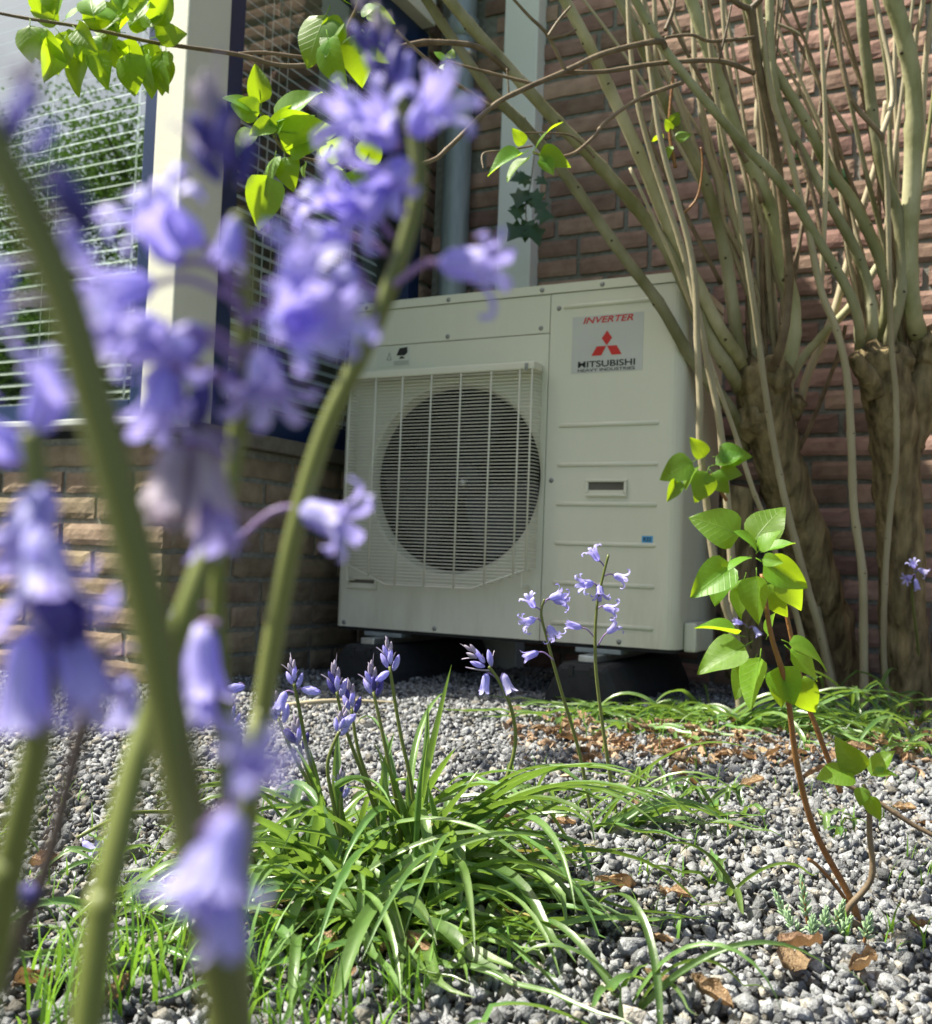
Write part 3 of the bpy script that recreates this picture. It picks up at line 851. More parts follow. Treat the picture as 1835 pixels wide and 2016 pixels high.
def pdir(ang, tow=0.0):                    # direction by its slant in the view, tow = leaning to the viewer
    a = R(ang)
    return (_r * math.cos(a) + _u * math.sin(a)) * math.sqrt(max(0, 1 - tow * tow)) - _f * tow

def strap_mesh(p0, d0, ln, wd, droop, twist, seed, m=None):
    """one long channelled leaf growing from p0 along d0 and bending over"""
    r = random.Random(seed)
    n = 13
    d = Vector(d0).normalized()
    p = Vector(p0)
    V, F = [], []
    side = d.cross(Vector((0, 0, 1)))
    side = side.normalized() if side.length > .05 else Vector((1, 0, 0))
    ca, sa = math.cos(twist), math.sin(twist)
    yaw = r.uniform(-1.6, 1.6)
    kink = r.randint(5, 11) if r.random() < .25 else -1
    kd = Vector((r.uniform(-.6, .6), r.uniform(-.6, .6), -r.uniform(.2, .9)))
    for i in range(n + 1):
        u = i / n
        hw = wd * .5 * (.5 + .5 * min(1, u * 4)) * (1 - max(0, (u - .55) / .45) ** 2.2) + .0002
        up_ = side.cross(d).normalized()
        ss = side * ca + up_ * sa * (1 - u)
        nn = ss.cross(d).normalized()
        if nn.z < 0: nn = -nn
        V += [p - ss * hw + nn * hw * .5, p - ss * hw * .45 + nn * hw * .12, p - nn * hw * .06, p + ss * hw * .45 + nn * hw * .12, p + ss * hw + nn * hw * .5]
        st = ln / n
        p = p + d * st
        hor = Vector((d.x, d.y, 0))
        if i == kink: d = (d + kd).normalized()
        g_ = droop * (0.4 + 1.6 * u) / n
        d = (d + Vector((0, 0, -1)) * g_ * (1 if d.z > -.85 else 0) + side * yaw / n * .35).normalized()
        if u > .3 and p.z < .015:
            p.z = .015 + r.uniform(0, .006); d.z = abs(d.z) * .12; d.normalize()
        sd = d.cross(Vector((0, 0, 1)))
        if sd.length > .05: side = (side * .7 + sd.normalized() * .3 * (1 if sd.dot(side) > 0 else -1)).normalized()
    for i in range(n):
        for k in range(4):
            a = i * 5 + k
            F.append((a, a + 1, a + 6, a + 5))
    return mesh('leaf', V, F, m or M['strap'])

def petal_mesh(opn, seed, m):
    r = random.Random(seed)
    ctl_open = [(0, .07, 0), (.18, .2, .16), (.5, .235, .5), (.62, .3, .66), (.78, .5, .82), (.9, .68, .8), (1, .7, .62)]
    ctl_half = [(0, .07, 0), (.18, .19, .16), (.5, .22, .52), (.75, .24, .8), (.9, .3, .98), (1, .4, 1.04)]
    ctl_shut = [(0, .06, 0), (.18, .17, .14), (.5, .24, .45), (.75, .2, .74), (.9, .1, .94), (1, .02, 1.02)]
    def at_(c, s):
        for a, b in zip(c, c[1:]):
            if s <= b[0]:
                t = (s - a[0]) / (b[0] - a[0]); return lerp(a[1], b[1], t), lerp(a[2], b[2], t)
        return c[-1][1:]
    V, F = [], []
    nu, nv = 12, 4
    jit = r.uniform(-.05, .05)
    for i in range(nu + 1):
        s = i / nu
        if opn >= .5:
            a, b = at_(ctl_half, s), at_(ctl_open, s); t = (opn - .5) * 2
        else:
            a, b = at_(ctl_shut, s), at_(ctl_half, s); t = opn * 2
        rr, z = lerp(a[0], b[0], t) + jit * s * s, lerp(a[1], b[1], t)
        wdt = .132 * min(1, .5 + s * 2.4) * (1 - .25 * max(0, s - .3)) * (1 - max(0, (s - .75) / .25) ** 2.4) + .006
        for j in range(nv + 1):
            v = j / nv * 2 - 1
            y = v * wdt
            wv = .03 * s * s * math.sin(3 * v + 9 * s + seed)
            V.append((rr - .5 * y * y / max(.12, rr) - .02 * (1 - abs(v)) * (s > .6) + wv, y + jit * s * s, z + wv))
    for i in range(nu):
        for j in range(nv):
            a = i * (nv + 1) + j
            F.append((a, a + 1, a + nv + 2, a + nv + 1))
    return V, F
OPEN = {}
for key, opn, m in (('open', 1.0, 'petal'), ('half', .62, 'petal'), ('deep', .12, 'petal_deep'), ('wither', .7, 'wither'), ('shut', 0.0, 'petal')):
    OPEN[key] = [mesh('petal', *petal_mesh(max(0, opn + dx), 40 + q, None), M[m]) for q, dx in enumerate((0, -.12, .0, -.22))]
def flower(plant, attach, base, d, s, kind='open', detail=True, mped=None, name='flower'):
    """bluebell hanging from a small stalk; its petals are sub-parts when near"""
    attach, base, d = Vector(attach), Vector(base), Vector(d).normalized()
    mid = attach.lerp(base, .6) + Vector((0, 0, .15 * (attach - base).length))
    pv, pf = tube(spline([attach, mid, base, base + d * s * .06], 4), [s * .045] * 12 + [s * .075], 7)
    tw = random.uniform(0, 6)
    if detail:
        fo = ob(name, mesh(name, pv, pf, mped or M['pedicel']), plant)
        for k in range(6):
            T = aim(base, d, tw + k * math.pi / 3, s) @ Matrix.Scale(1 if k % 2 else .93, 4, (1, 0, 0))
            ob('petal', random.choice(OPEN[kind]), fo, T)
        return fo
    V, F = [], []
    parts = [(pv, pf)]
    mi = [0] * len(pf)
    for k in range(6):
        me = random.choice(OPEN[kind])
        T = aim(base, d, tw + k * math.pi / 3, s)
        parts.append(([T @ v.co for v in me.vertices], [list(p.vertices) for p in me.polygons]))
        mi += [1] * len(me.polygons)
    V, F = join(*parts)
    return ob(name, mesh(name, V, F, [mped or M['pedicel'], OPEN[kind][0].materials[0]], True, mi), plant)
def bud_shape(s, m):
    V, F = lathe([(.02, 0), (.1, .08), (.17, .3), (.185, .5), (.13, .78), (.05, .95), (.004, 1)], 9)
    V = [Vector((v.x * (1 + .1 * math.cos(3 * math.atan2(v.y, v.x))), v.y * (1 + .1 * math.cos(3 * math.atan2(v.y, v.x))), v.z)) for v in V]
    return mesh('bud', V, F, m)
BUD = [bud_shape(1, M['petal']), bud_shape(1, M['petal_deep']), bud_shape(1, M['bract'])]
def bract_mesh():
    V, F = [], []
    for i in range(7):
        u = i / 6
        for v in (-1, 0, 1): V.append((v * .05 * (1 - u) ** .7, .06 * abs(v) + .22 * u * u, u))
    for i in range(6):
        for k in range(2): F.append((i * 3 + k, i * 3 + k + 1, i * 3 + k + 4, i * 3 + k + 3))
    return mesh('bract', V, F, M['bract'])
BRACT = bract_mesh()
def bud_head(stalk, p, d, s, n=9, deep=.35, spread=.5):
    """tight spike of upright buds at the tip of a stalk"""
    d = Vector(d).normalized()
    for k in range(n):
        u = k / max(1, n - 1)
        a = k * 2.4
        o = d.orthogonal().normalized()
        b = d.cross(o)
        rad = (o * math.cos(a) + b * math.sin(a))
        q = Vector(p) + d * s * 1.5 * u + rad * s * .16 * (1 - u * .7)
        dd = d + rad * spread * (1 - .75 * u)
        me = BUD[2] if u > .6 else (BUD[1] if random.random() < deep else BUD[0])
        ob('bud', me, stalk, aim(q, dd, random.uniform(0, 6), s * (1.05 - .45 * u)))
        if k % 2 == 0:
            ob('bract', BRACT, stalk, aim(q, dd + rad * .3, a, s * .95))

# ------------------------------------------------------------------ pollarded shrubs
def wobble_tube(pts, rads, n=14, amp=.12, freq=14, seed=0, sub=16):
    n = n * 2
    sp_ = spline(pts, sub)
    rr = [lerp(rads[min(int(i / sub), len(rads) - 1)], rads[min(int(i / sub) + 1, len(rads) - 1)], (i % sub) / sub) for i in range(len(sp_))]
    V, F = tube(sp_, rr, n)
    o = Vector((seed * 3.7, seed * 1.3, 0))
    V = [v + (v - sp_[min(i // n, len(sp_) - 1)]) * (noise.noise(v * freq + o) * amp + noise.noise(Vector((v.x * 60, v.y * 60, v.z * 22)) + o) * amp * .75 + noise.noise(Vector((v.x * 150, v.y * 150, v.z * 60)) + o) * amp * .5) for i, v in enumerate(V)]
    return V, F
def lump(c, r_, seed, amp=.3):
    bm = bmesh.new()
    bmesh.ops.create_icosphere(bm, subdivisions=3, radius=r_)
    o = Vector((seed, seed * 2, 1))
    V = [v.co + Vector(c) + v.co.normalized() * r_ * amp * (noise.noise(v.co * 3 / r_ * .6 + o) + .6 * noise.noise(v.co * 8 / r_ * .6 + o)) for v in bm.verts]
    bm.verts.index_update()
    F = [[v.index for v in f.verts] for f in bm.faces]
    bm.free()
    return V, F
sh1 = thing('pollard_shrub', G(1660, 1378), 'leafy pollarded shrub with leaning trunk and stems arching over the unit', 'shrub', 'pollarded shrubs by the wall')
sh2 = thing('pollard_shrub', (1.36, .38, 0), 'stout upright pollarded shrub with knobbly forked head by the brick wall', 'shrub', 'pollarded shrubs by the wall')
t1 = [P(1660, 1385, 2.62), P(1625, 1230, 2.58), P(1580, 1060, 2.5), P(1530, 900, 2.44), P(1500, 770, 2.4), P(1490, 710, 2.4)]
V, F = join(wobble_tube(t1, [.078, .064, .056, .053, .058, .046], 16, .16, 16, 1), lump(P(1520, 745, 2.38), .05, 3), lump(P(1478, 740, 2.38), .045, 4), lump(P(1485, 830, 2.4), .045, 5, .4), lump(P(1560, 800, 2.43), .03, 6, .4))
ob('trunk', mesh('trunk', V, F, M['bark']), sh1)
V, F = wobble_tube([P(1470, 1330, 2.5), P(1455, 1150, 2.48), P(1450, 1010, 2.46), P(1458, 960, 2.46)], [.05, .042, .036, .03], 12, .2, 20, 7)
ob('dead_stub', mesh('dead_stub', V, F, M['bark']), sh1)
t2 = [P(1786, 1410, 2.43), P(1780, 1250, 2.42), P(1772, 1050, 2.4), P(1762, 900, 2.38), P(1750, 780, 2.36), P(1735, 705, 2.36)]
V, F = join(wobble_tube(t2, [.056, .053, .05, .052, .058, .046], 16, .15, 18, 2), wobble_tube([P(1775, 880, 2.4), P(1810, 760, 2.4), P(1850, 690, 2.4)], [.05, .06, .05], 12, .2, 20, 3),
            lump(P(1722, 715, 2.34), .045, 8, .35), lump(P(1765, 712, 2.36), .04, 9, .4), lump(P(1835, 690, 2.38), .055, 10, .35), wobble_tube([P(1725, 770, 2.34), P(1690, 715, 2.3), P(1680, 698, 2.29)], [.03, .018, .01], 9, .2, 30, 4))
ob('trunk', mesh('trunk', V, F, M['bark']), sh2)

def stem(parent, pts, d0, d1, w0, w1, m='stem', name='branch', n=9, knots=True, ground=False, depths=None, seed=None):
    """pts run from the root upwards, in view coordinates; w = width in mm"""
    k = len(pts)
    ctl = []
    for i, (x, y) in enumerate(pts):
        dd = depths[i] if depths else lerp(d0, d1, i / (k - 1))
        ctl.append(P(x, y, dd))
    if ground:
        ctl[0].z = -.02
    elif w0 > 22:
        ctl[0] = ctl[0] + _f * .06
    sp_ = spline(ctl, 7)
    L_ = len(sp_)
    r = random.Random(seed or hash((pts[0], pts[-1])) % 99991)
    rad, kn = [], []
    acc, nxt = 0.0, r.uniform(.03, .08)
    for i in range(L_):
        q = lerp(w0, w1, i / (L_ - 1)) * (.00044 if w0 > 12 else .0005)
        q *= 1 + .025 * noise.noise(sp_[i] * 20)
        if i:
            acc += (sp_[i] - sp_[i - 1]).length
        if knots and acc > nxt:
            q *= 1.12; nxt = acc + r.uniform(.08, .17)
            kn.append((i, q))
        rad.append(q)
    V, F = tube(sp_, rad, n)
    mi = [0] * len(F)
    for i, q in kn:                  # bud scars
        t_ = (sp_[min(i + 1, L_ - 1)] - sp_[i - 1]).normalized()
        o_ = (t_.orthogonal().normalized() * r.uniform(-1, 1) + t_.cross(t_.orthogonal()).normalized() * r.uniform(-1, 1) - _f * .5)
        o_ = (o_ - t_ * o_.dot(t_)).normalized()
        c_ = sp_[i] + o_ * q * .86
        b2_ = t_.cross(o_)
        vv = [c_ + t_ * q * .4, c_ + b2_ * q * .34, c_ - t_ * q * .2, c_ - b2_ * q * .34, c_ + o_ * q * .3 + t_ * q * .1]
        k0 = len(V)
        V += vv
        F += [(k0, k0 + 3, k0 + 4), (k0 + 3, k0 + 2, k0 + 4), (k0 + 2, k0 + 1, k0 + 4), (k0 + 1, k0, k0 + 4)]
        mi += [1] * 4
    return ob(name, mesh(name, V, F, [M[m], M['scar']], True, mi), parent)
b_ = {}
b_['S1'] = stem(sh1, [(1480, 880), (1440, 810), (1390, 744), (1348, 684), (1295, 594), (1218, 492), (1121, 355), (1037, 253), (970, 186), (889, 74), (820, -30)], 2.4, 2.12, 34, 22)
b_['S2'] = stem(sh1, [(1475, 770), (1440, 735), (1385, 645), (1324, 510), (1260, 418), (1171, 316), (1086, 229), (995, 127), (925, 49), (860, -30)], 2.37, 2.1, 36, 26)
b_['S3'] = stem(sh1, [(1485, 750), (1450, 701), (1415, 645), (1345, 506), (1306, 422), (1257, 302), (1188, 150), (1150, 70), (1095, -30)], 2.36, 2.15, 38, 26)
b_['S4'] = stem(sh1, [(1490, 740), (1455, 690), (1433, 527), (1408, 422), (1373, 323), (1317, 218), (1271, 105), (1205, -30)], 2.38, 2.22, 34, 24)
b_['S6'] = stem(sh1, [(1530, 790), (1556, 700), (1561, 600), (1542, 527), (1520, 422), (1492, 352), (1457, 281), (1415, 158), (1387, 77), (1352, -30)], 2.38, 2.24, 40, 30)
b_['S7'] = stem(sh1, [(1515, 750), (1535, 690), (1553, 560), (1545, 440), (1527, 299), (1506, 197), (1489, 105), (1478, 14)], 2.33, 2.1, 24, 20, 'twig')
stem(sh1, [(1478, 18), (1500, -5), (1520, -40)], 2.1, 2.08, 16, 12, 'twig')
stem(sh1, [(1478, 18), (1450, 5), (1420, -30)], 2.1, 2.08, 15, 11, 'twig')
b_['S5'] = stem(sh2, [(1712, 705), (1690, 630), (1665, 563), (1612, 475), (1570, 404), (1524, 345), (1471, 292), (1418, 232), (1359, 162), (1295, 77), (1240, -20)], 2.32, 2.0, 26, 18, 'stem')
b_['S9'] = stem(sh2, [(1738, 710), (1749, 598), (1738, 527), (1710, 457), (1675, 390), (1629, 327), (1587, 239), (1542, 165), (1499, 91), (1465, -20)], 2.38, 2.26, 34, 22)
b_['S10'] = stem(sh2, [(1722, 710), (1717, 645), (1710, 570), (1689, 503), (1658, 443), (1622, 380), (1584, 309), (1542, 229), (1520, 130), (1515, -20)], 2.35, 2.26, 30, 20)
b_['S14'] = stem(sh2, [(1755, 715), (1770, 598), (1777, 527), (1767, 422), (1742, 352), (1721, 246), (1710, 158), (1700, 70), (1693, -30)], 2.34, 2.2, 32, 26)
b_['S16'] = stem(sh2, [(1838, 690), (1800, 625), (1792, 560), (1791, 457), (1798, 316), (1798, 176), (1784, 88), (1750, -30)], 2.36, 2.2, 46, 42)
stem(sh2, [(1790, 330), (1802, 88), (1812, 40), (1822, -30)], 2.45, 2.4, 15, 12, 'pale')
stem(sh2, [(1815, 300), (1822, 120), (1845, -20)], 2.45, 2.4, 17, 14, 'pale')
stem(sh1, [(1560, 770), (1574, 714), (1617, 663), (1685, 590), (1730, 520), (1790, 430)], 2.45, 2.5, 26, 18, 'stem')
stem(sh1, [(1560, 830), (1574, 795), (1591, 735), (1640, 620), (1682, 468), (1700, 404), (1731, 299), (1745, 200)], 2.5, 2.52, 26, 17, 'pale')
stem(sh1, [(1455, 700), (1430, 560), (1418, 387), (1394, 299), (1380, 211), (1369, 134), (1362, -20)], 2.45, 2.4, 20, 13, 'pale')
stem(sh1, [(1440, 690), (1350, 500), (1285, 316), (1292, 176), (1288, -20)], 2.5, 2.4, 19, 12, 'pale')
stem(sh1, [(1535, 700), (1542, 598), (1524, 527), (1489, 387), (1455, 240), (1430, 100), (1420, -30)], 2.42, 2.35, 17, 11, 'pale')
stem(sh1, [(1530, 680), (1498, 300), (1490, 240), (1500, 150), (1530, 40), (1540, -30)], 2.45, 2.45, 18, 12, 'pale')
stem(sh1, [(1420, 560), (1270, 250), (1235, 60), (1215, -30)], 2.4, 2.4, 10, 7, 'twig')
stem(sh1, [(1500, 400), (1440, 190), (1400, 30), (1390, -30)], 2.3, 2.25, 12, 9, 'twig')
stem(sh1, [(1470, 320), (1420, 230), (1330, 60), (1290, -30)], 2.2, 2.15, 10, 7, 'twig')
stem(sh2, [(1625, 500), (1600, 380), (1560, 260), (1520, 190)], 2.28, 2.28, 14, 9, 'twig')
stem(sh2, [(1737, 275), (1728, 258), (1682, 204), (1658, 123), (1640, -20)], 2.12, 2.1, 11, 9, 'twig')
stem(sh2, [(1735, 266), (1750, 225), (1757, 190), (1752, 130), (1735, 50), (1722, -20)], 2.12, 2.2, 14, 10, 'pale')
stem(sh2, [(1700, 180), (1660, 70), (1640, -10)], 2.25, 2.25, 7, 5, 'twig')
rf = random.Random(77)
for k in range(26):                              # thin young shoots fanning from both heads
    if k < 14: par, hx, hy, hd, tx = sh1, rf.uniform(1470, 1550), rf.uniform(700, 760), 2.43, lerp(1130, 1640, k / 13)
    else: par, hx, hy, hd, tx = sh2, rf.uniform(1710, 1800), rf.uniform(690, 720), 2.4, lerp(1440, 1860, (k - 14) / 11)
    tx += rf.uniform(-20, 20)
    mid = [(lerp(hx, tx, t_) + rf.uniform(-14, 14) + (hx - tx) * .12 * math.sin(3.1 * t_), lerp(hy, -40, t_)) for t_ in (.25, .5, .75)]
    stem(par, [(hx, hy)] + mid + [(tx, -40)], hd, rf.uniform(2.25, 2.5), rf.uniform(11, 18), rf.uniform(6, 9), rf.choice(('pale', 'pale', 'stem', 'twig')), n=7)
# poles that rise from the ground
def sucker(parent, pts, w0, w1, dtop, m='pale'):
    base = G(*pts[0])
    d0 = (base - CAM).dot(_f)
    return stem(parent, pts, d0, dtop, w0, w1, m, 'ground_shoot', ground=True)
b_['S11'] = sucker(sh2, [(1702, 1400), (1700, 1256), (1698, 1128), (1681, 1000), (1676, 872), (1668, 744), (1647, 650), (1617, 573), (1591, 450), (1570, 369), (1549, 281), (1520, 190), (1500, 60), (1490, -30)], 23, 13, 2.1)
stem(sh2, [(1616, 572), (1624, 422), (1626, 281), (1621, 141), (1612, -20)], 2.25, 2.15, 13, 9, 'pale')
sucker(sh2, [(1753, 1400), (1740, 1298), (1742, 1149), (1753, 1000), (1764, 914), (1764, 786), (1755, 680), (1752, 600), (1750, 480), (1745, 340), (1735, 264)], 18, 11, 2.12)
sucker(sh1, [(1651, 1400), (1617, 1256), (1591, 1162), (1565, 1064), (1544, 978), (1523, 872), (1506, 765), (1493, 667), (1480, 573), (1464, 475), (1443, 352), (1422, 257), (1405, 150), (1385, -20)], 21, 10, 2.1)
sucker(sh1, [(1655, 1385), (1608, 1192), (1591, 1085), (1570, 978), (1565, 872), (1557, 752), (1553, 640), (1540, 500), (1520, 330), (1512, 200)], 19, 10, 2.32)
sucker(sh1, [(1462, 1425), (1445, 1260), (1428, 1190), (1403, 1085), (1390, 978), (1378, 872), (1378, 786), (1373, 680), (1369, 563), (1355, 475), (1331, 387), (1306, 299), (1290, 210), (1272, 60), (1265, -20)], 20, 11, 2.06)
sucker(sh1, [(1475, 1418), (1446, 1234), (1440, 1100), (1429, 957), (1416, 829), (1395, 722), (1375, 620), (1340, 480), (1290, 330), (1255, 200), (1240, 80), (1236, -20)], 21, 10, 2.1)
sucker(sh1, [(1612, 1405), (1574, 1234), (1553, 1170), (1506, 1025), (1480, 957), (1446, 850), (1416, 765), (1395, 700), (1360, 600), (1310, 480), (1240, 330)], 16, 7, 2.12)
stem(sh1, [(1545, 930), (1590, 850), (1650, 700), (1665, 640)], 2.55, 2.5, 12, 9, 'twig')
# twigs reaching to the left
tw1 = stem(sh2, [(1310, 95), (1292, 81), (1190, 105), (1111, 141), (1030, 176), (967, 211), (886, 288), (844, 318), (731, 339), (662, 323), (608, 314), (561, 298), (531, 251), (512, 215)], 0, 0, 14, 4, 'twig', n=7, depths=[2.03, 2.02, 2.0, 1.97, 1.93, 1.9, 1.85, 1.82, 1.75, 1.7, 1.67, 1.65, 1.64, 1.63])
stem(sh2, [(967, 211), (889, 158), (819, 98), (780, 60)], 1.9, 1.86, 8, 5, 'twig', n=7)
tw3 = stem(sh2, [(1048, 165), (928, 134), (882, 121)], 1.95, 1.9, 7, 4, 'twig', n=7)
stem(sh2, [(1114, 141), (1079, 70), (1040, 30), (995, -20)], 1.97, 1.93, 8, 5, 'twig', n=7)
stem(sh2, [(1079, 72), (1100, 40), (1124, 12)], 1.95, 1.95, 7, 4, 'twig', n=7)
stem(sh2, [(1079, 75), (1110, 70), (1135, 58)], 1.95, 1.95, 6, 4, 'twig', n=7)
tw5 = stem(sh1, [(1000, 140), (942, 93), (854, 83), (816, 86), (740, 105), (619, 127), (545, 128), (475, 109), (369, 93), (299, 83), (176, 56), (46, 35), (-30, 20)], 0, 0, 14, 5, 'twig', n=7, depths=[2.14, 2.1, 2.05, 2.0, 1.95, 1.88, 1.84, 1.8, 1.75, 1.72, 1.68, 1.64, 1.62])
tw5b = stem(sh1, [(850, 85), (760, 95), (690, 105), (615, 114), (520, 104), (470, 106)], 2.05, 1.8, 9, 6, 'twig', n=7)
tw6 = stem(sh1, [(700, 110), (685, 60), (700, 20), (720, -30)], 1.7, 1.62, 6, 4, 'twig', n=7)
tw7 = stem(sh2, [(1345, 162), (1253, 197), (1190, 243), (1171, 267), (1129, 302), (1083, 309), (1050, 300)], 2.05, 1.85, 9, 5, 'twig', n=7)
stem(sh1, [(1485, 144), (1415, 120), (1295, 125), (1190, 141), (1111, 142)], 2.12, 1.98, 11, 8, 'twig', n=7)
stem(sh1, [(1485, 74), (1401, 81), (1362, 69), (1310, 74)], 2.1, 2.04, 8, 6, 'twig', n=7)
stem(sh1, [(1415, 120), (1430, 60), (1440, 10)], 2.08, 2.08, 6, 4, 'twig', n=7)
stem(sh1, [(1170, 310), (1130, 270), (1085, 262), (1020, 262)], 2.1, 2.0, 5, 3, 'twig', n=6)
stem(sh2, [(1310, 60), (1325, 20), (1330, -20)], 2.02, 2.02, 9, 7, 'twig', n=7)
stem(sh2, [(1675, 262), (1622, 183), (1594, 123), (1577, 70), (1503, 37)], 2.4, 2.4, 9, 6, 'pale', n=7)
stem(sh1, [(1330, 330), (1318, 250), (1325, 150)], 2.2, 2.2, 8, 6, 'redtwig', n=7)
stem(sh1, [(1340, 425), (1372, 390), (1383, 330), (1380, 290)], 2.2, 2.2, 6, 4, 'redtwig', n=6)
stem(sh2, [(1048, 287), (1000, 296), (952, 302), (952, 333)], 1.95, 1.9, 4, 3, 'twig', n=6)
stem(sh1, [(1002, 186), (1000, 160), (998, 135)], 2.0, 2.0, 4, 3, 'twig', n=6)

# leaves of the hanging sprays
def hang(parent, lst, s0=1.0):
    for (x, y, ang, tow, px, d) in lst:
        s = px * d / FPX
        leaf_at(parent, P(x, y, d), pdir(ang, tow), s * s0, -_f * random.uniform(.3, 1.0) + Vector((random.uniform(-.5, .3), random.uniform(-.3, .3), random.uniform(-.2, .8))))
rl_ = random.Random(4)
L1 = []
for k in range(44):
    u = rl_.random()
    x, y = lerp(60, 335, u), lerp(36, 88, u)
    upw = rl_.random() < .45
    L1.append((x + rl_.uniform(-12, 12), y + (-24 * rl_.random() if upw else 22 * rl_.random()), rl_.choice((70, 40, 120, 150)) + rl_.uniform(-25, 25) if upw else 270 + rl_.uniform(-45, 45), rl_.uniform(-.35, .35), rl_.uniform(52, 78), lerp(1.63, 1.74, u) + rl_.uniform(-.06, .06)))
L1 += [(160, 92, 262, 0, 84, 1.66), (190, 92, 285, .1, 76, 1.66), (255, 92, 270, 0, 80, 1.68), (318, 92, 275, .1, 80, 1.7), (285, 96, 270, 0, 70, 1.7), (130, 70, 250, .2, 90, 1.6), (110, 66, 275, .1, 70, 1.62), (60, 40, 270, .2, 72, 1.6), (230, 30, 60, .3, 66, 1.66), (300, 60, 60, .2, 76, 1.68), (270, 30, 130, .3, 60, 1.66), (100, 20, 100, .2, 66, 1.62)]
hang(tw5, L1, .92)
hang(tw6, [(650, 15, 245, .1, 110, 1.6), (645, 62, 275, .15, 100, 1.58), (690, 45, 205, .1, 70, 1.6), (690, 10, 150, .3, 80, 1.62), (672, 40, 250, .3, 84, 1.6), (700, 55, 275, .1, 96, 1.63), (715, 60, 300, .2, 80, 1.66), (700, 5, 60, .3, 60, 1.62), (720, 20, 330, .3, 60, 1.62), (660, -5, 110, .2, 80, 1.6), (705, 25, 10, .5, 40, 1.6)], .9)
hang(tw1, [(512, 222, 150, .4, 64, 1.63), (520, 225, 165, .2, 60, 1.62), (528, 250, 30, .2, 110, 1.63), (515, 215, 95, .3, 74, 1.64), (530, 255, 350, .1, 112, 1.62), (540, 270, 60, .4, 60, 1.62), (555, 280, 45, .3, 70, 1.64), (560, 296, 10, .4, 76, 1.64), (560, 300, 280, .2, 66, 1.64), (545, 300, 250, .3, 68, 1.65), (528, 330, 262, .05, 110, 1.62), (590, 312, 80, .2, 60, 1.66), (628, 318, 30, .3, 62, 1.67), (640, 318, 90, .3, 46, 1.67), (690, 326, 300, .2, 70, 1.7), (712, 330, 60, .3, 64, 1.7), (680, 330, 230, .3, 46, 1.7), (548, 240, 215, .4, 60, 1.62), (505, 250, 230, .3, 60, 1.64), (602, 318, 265, .4, 34, 1.66)], .92)
hang(tw7, [(1050, 300, 60, .2, 62, 1.85), (1052, 302, 345, .2, 58, 1.85), (1040, 298, 205, .1, 74, 1.83), (1045, 306, 225, .3, 62, 1.85), (1065, 308, 300, .4, 40, 1.85), (1035, 290, 130, .3, 36, 1.85)])
hang(tw3, [(882, 121, 140, .2, 26, 1.9), (880, 123, 230, .2, 26, 1.9), (886, 120, 80, .2, 20, 1.9), (884, 124, 300, .2, 18, 1.9)])
hang(b_['S4'], [(1320, 250, 60, .3, 26, 2.2), (1322, 262, 120, .3, 24, 2.2), (1325, 275, 20, .3, 30, 2.2), (1310, 270, 200, .3, 30, 2.2), (1318, 285, 260, .3, 26, 2.2)])

# spray in front of the unit's right edge
sp1 = stem(sh1, [(1430, 985), (1412, 955), (1400, 935)], 2.1, 2.05, 7, 5, 'redtwig', n=7)
hang(sp1, [(1372, 905, 205, .2, 64, 2.02), (1378, 915, 220, .4, 50, 2.03), (1395, 920, 250, .3, 60, 2.04), (1398, 925, 300, .4, 46, 2.05), (1400, 918, 20, .2, 56, 2.05), (1405, 900, 10, .1, 62, 2.05), (1392, 905, 130, .2, 46, 2.04), (1340, 940, 240, .2, 44, 2.02), (1410, 925, 350, .3, 40, 2.05)])

# ------------------------------------------------------------------ lilac sapling in front
base = G(1697, 1820)
d0 = (base - CAM).dot(_f)
sap = thing('lilac_sapling', base, 'young lilac shoot with red brown stem and bright heart shaped leaves', 'sapling')
stm = stem(sap, [(1700, 1835), (1680, 1780), (1604, 1635), (1568, 1498), (1548, 1351), (1518, 1249), (1500, 1130)], 0, 0, 6.4, 4, 'redtwig', 'stem', n=9, depths=[d0, d0, .92, .91, .9, .89, .89], ground=True)
stem(sap, [(1690, 1815), (1730, 1838), (1780, 1850), (1860, 1872)], d0, d0 - .01, 8, 8, 'twig', 'runner', n=9)
s2 = stem(sap, [(1692, 1822), (1666, 1808), (1672, 1785), (1716, 1727), (1712, 1640), (1711, 1575), (1700, 1545)], d0 - .02, d0 - .03, 6.5, 4, 'twig', 'side_shoot', n=9)
s3 = stem(sap, [(1655, 1560), (1610, 1440), (1585, 1370), (1555, 1240), (1545, 1190)], 1.0, 1.0, 5.5, 4, 'redtwig', 'side_shoot', n=8)
stem(sap, [(1690, 1810), (1650, 1750), (1610, 1705), (1592, 1692)], d0, d0 - .02, 3.5, 3, 'redtwig', 'dry_shoot', n=7)
stem(sap, [(1685, 1815), (1720, 1838), (1760, 1846)], d0 - .02, d0 - .03, 3, 3, 'redtwig', 'dry_shoot', n=7)
stem(sap, [(1640, 1530), (1730, 1580), (1800, 1625), (1870, 1660)], 1.1, 1.06, 5, 5, 'twig', 'runner', n=7)
def lv(parent, lst):
    for (x, y, ang, tow, px, d, *f) in lst:
        leaf_at(parent, P(x, y, d), pdir(ang, tow), .82 * px * d / FPX, f[0] if f else Vector((random.uniform(-.5, .2), random.uniform(-.9, -.3), random.uniform(.2, .8))))
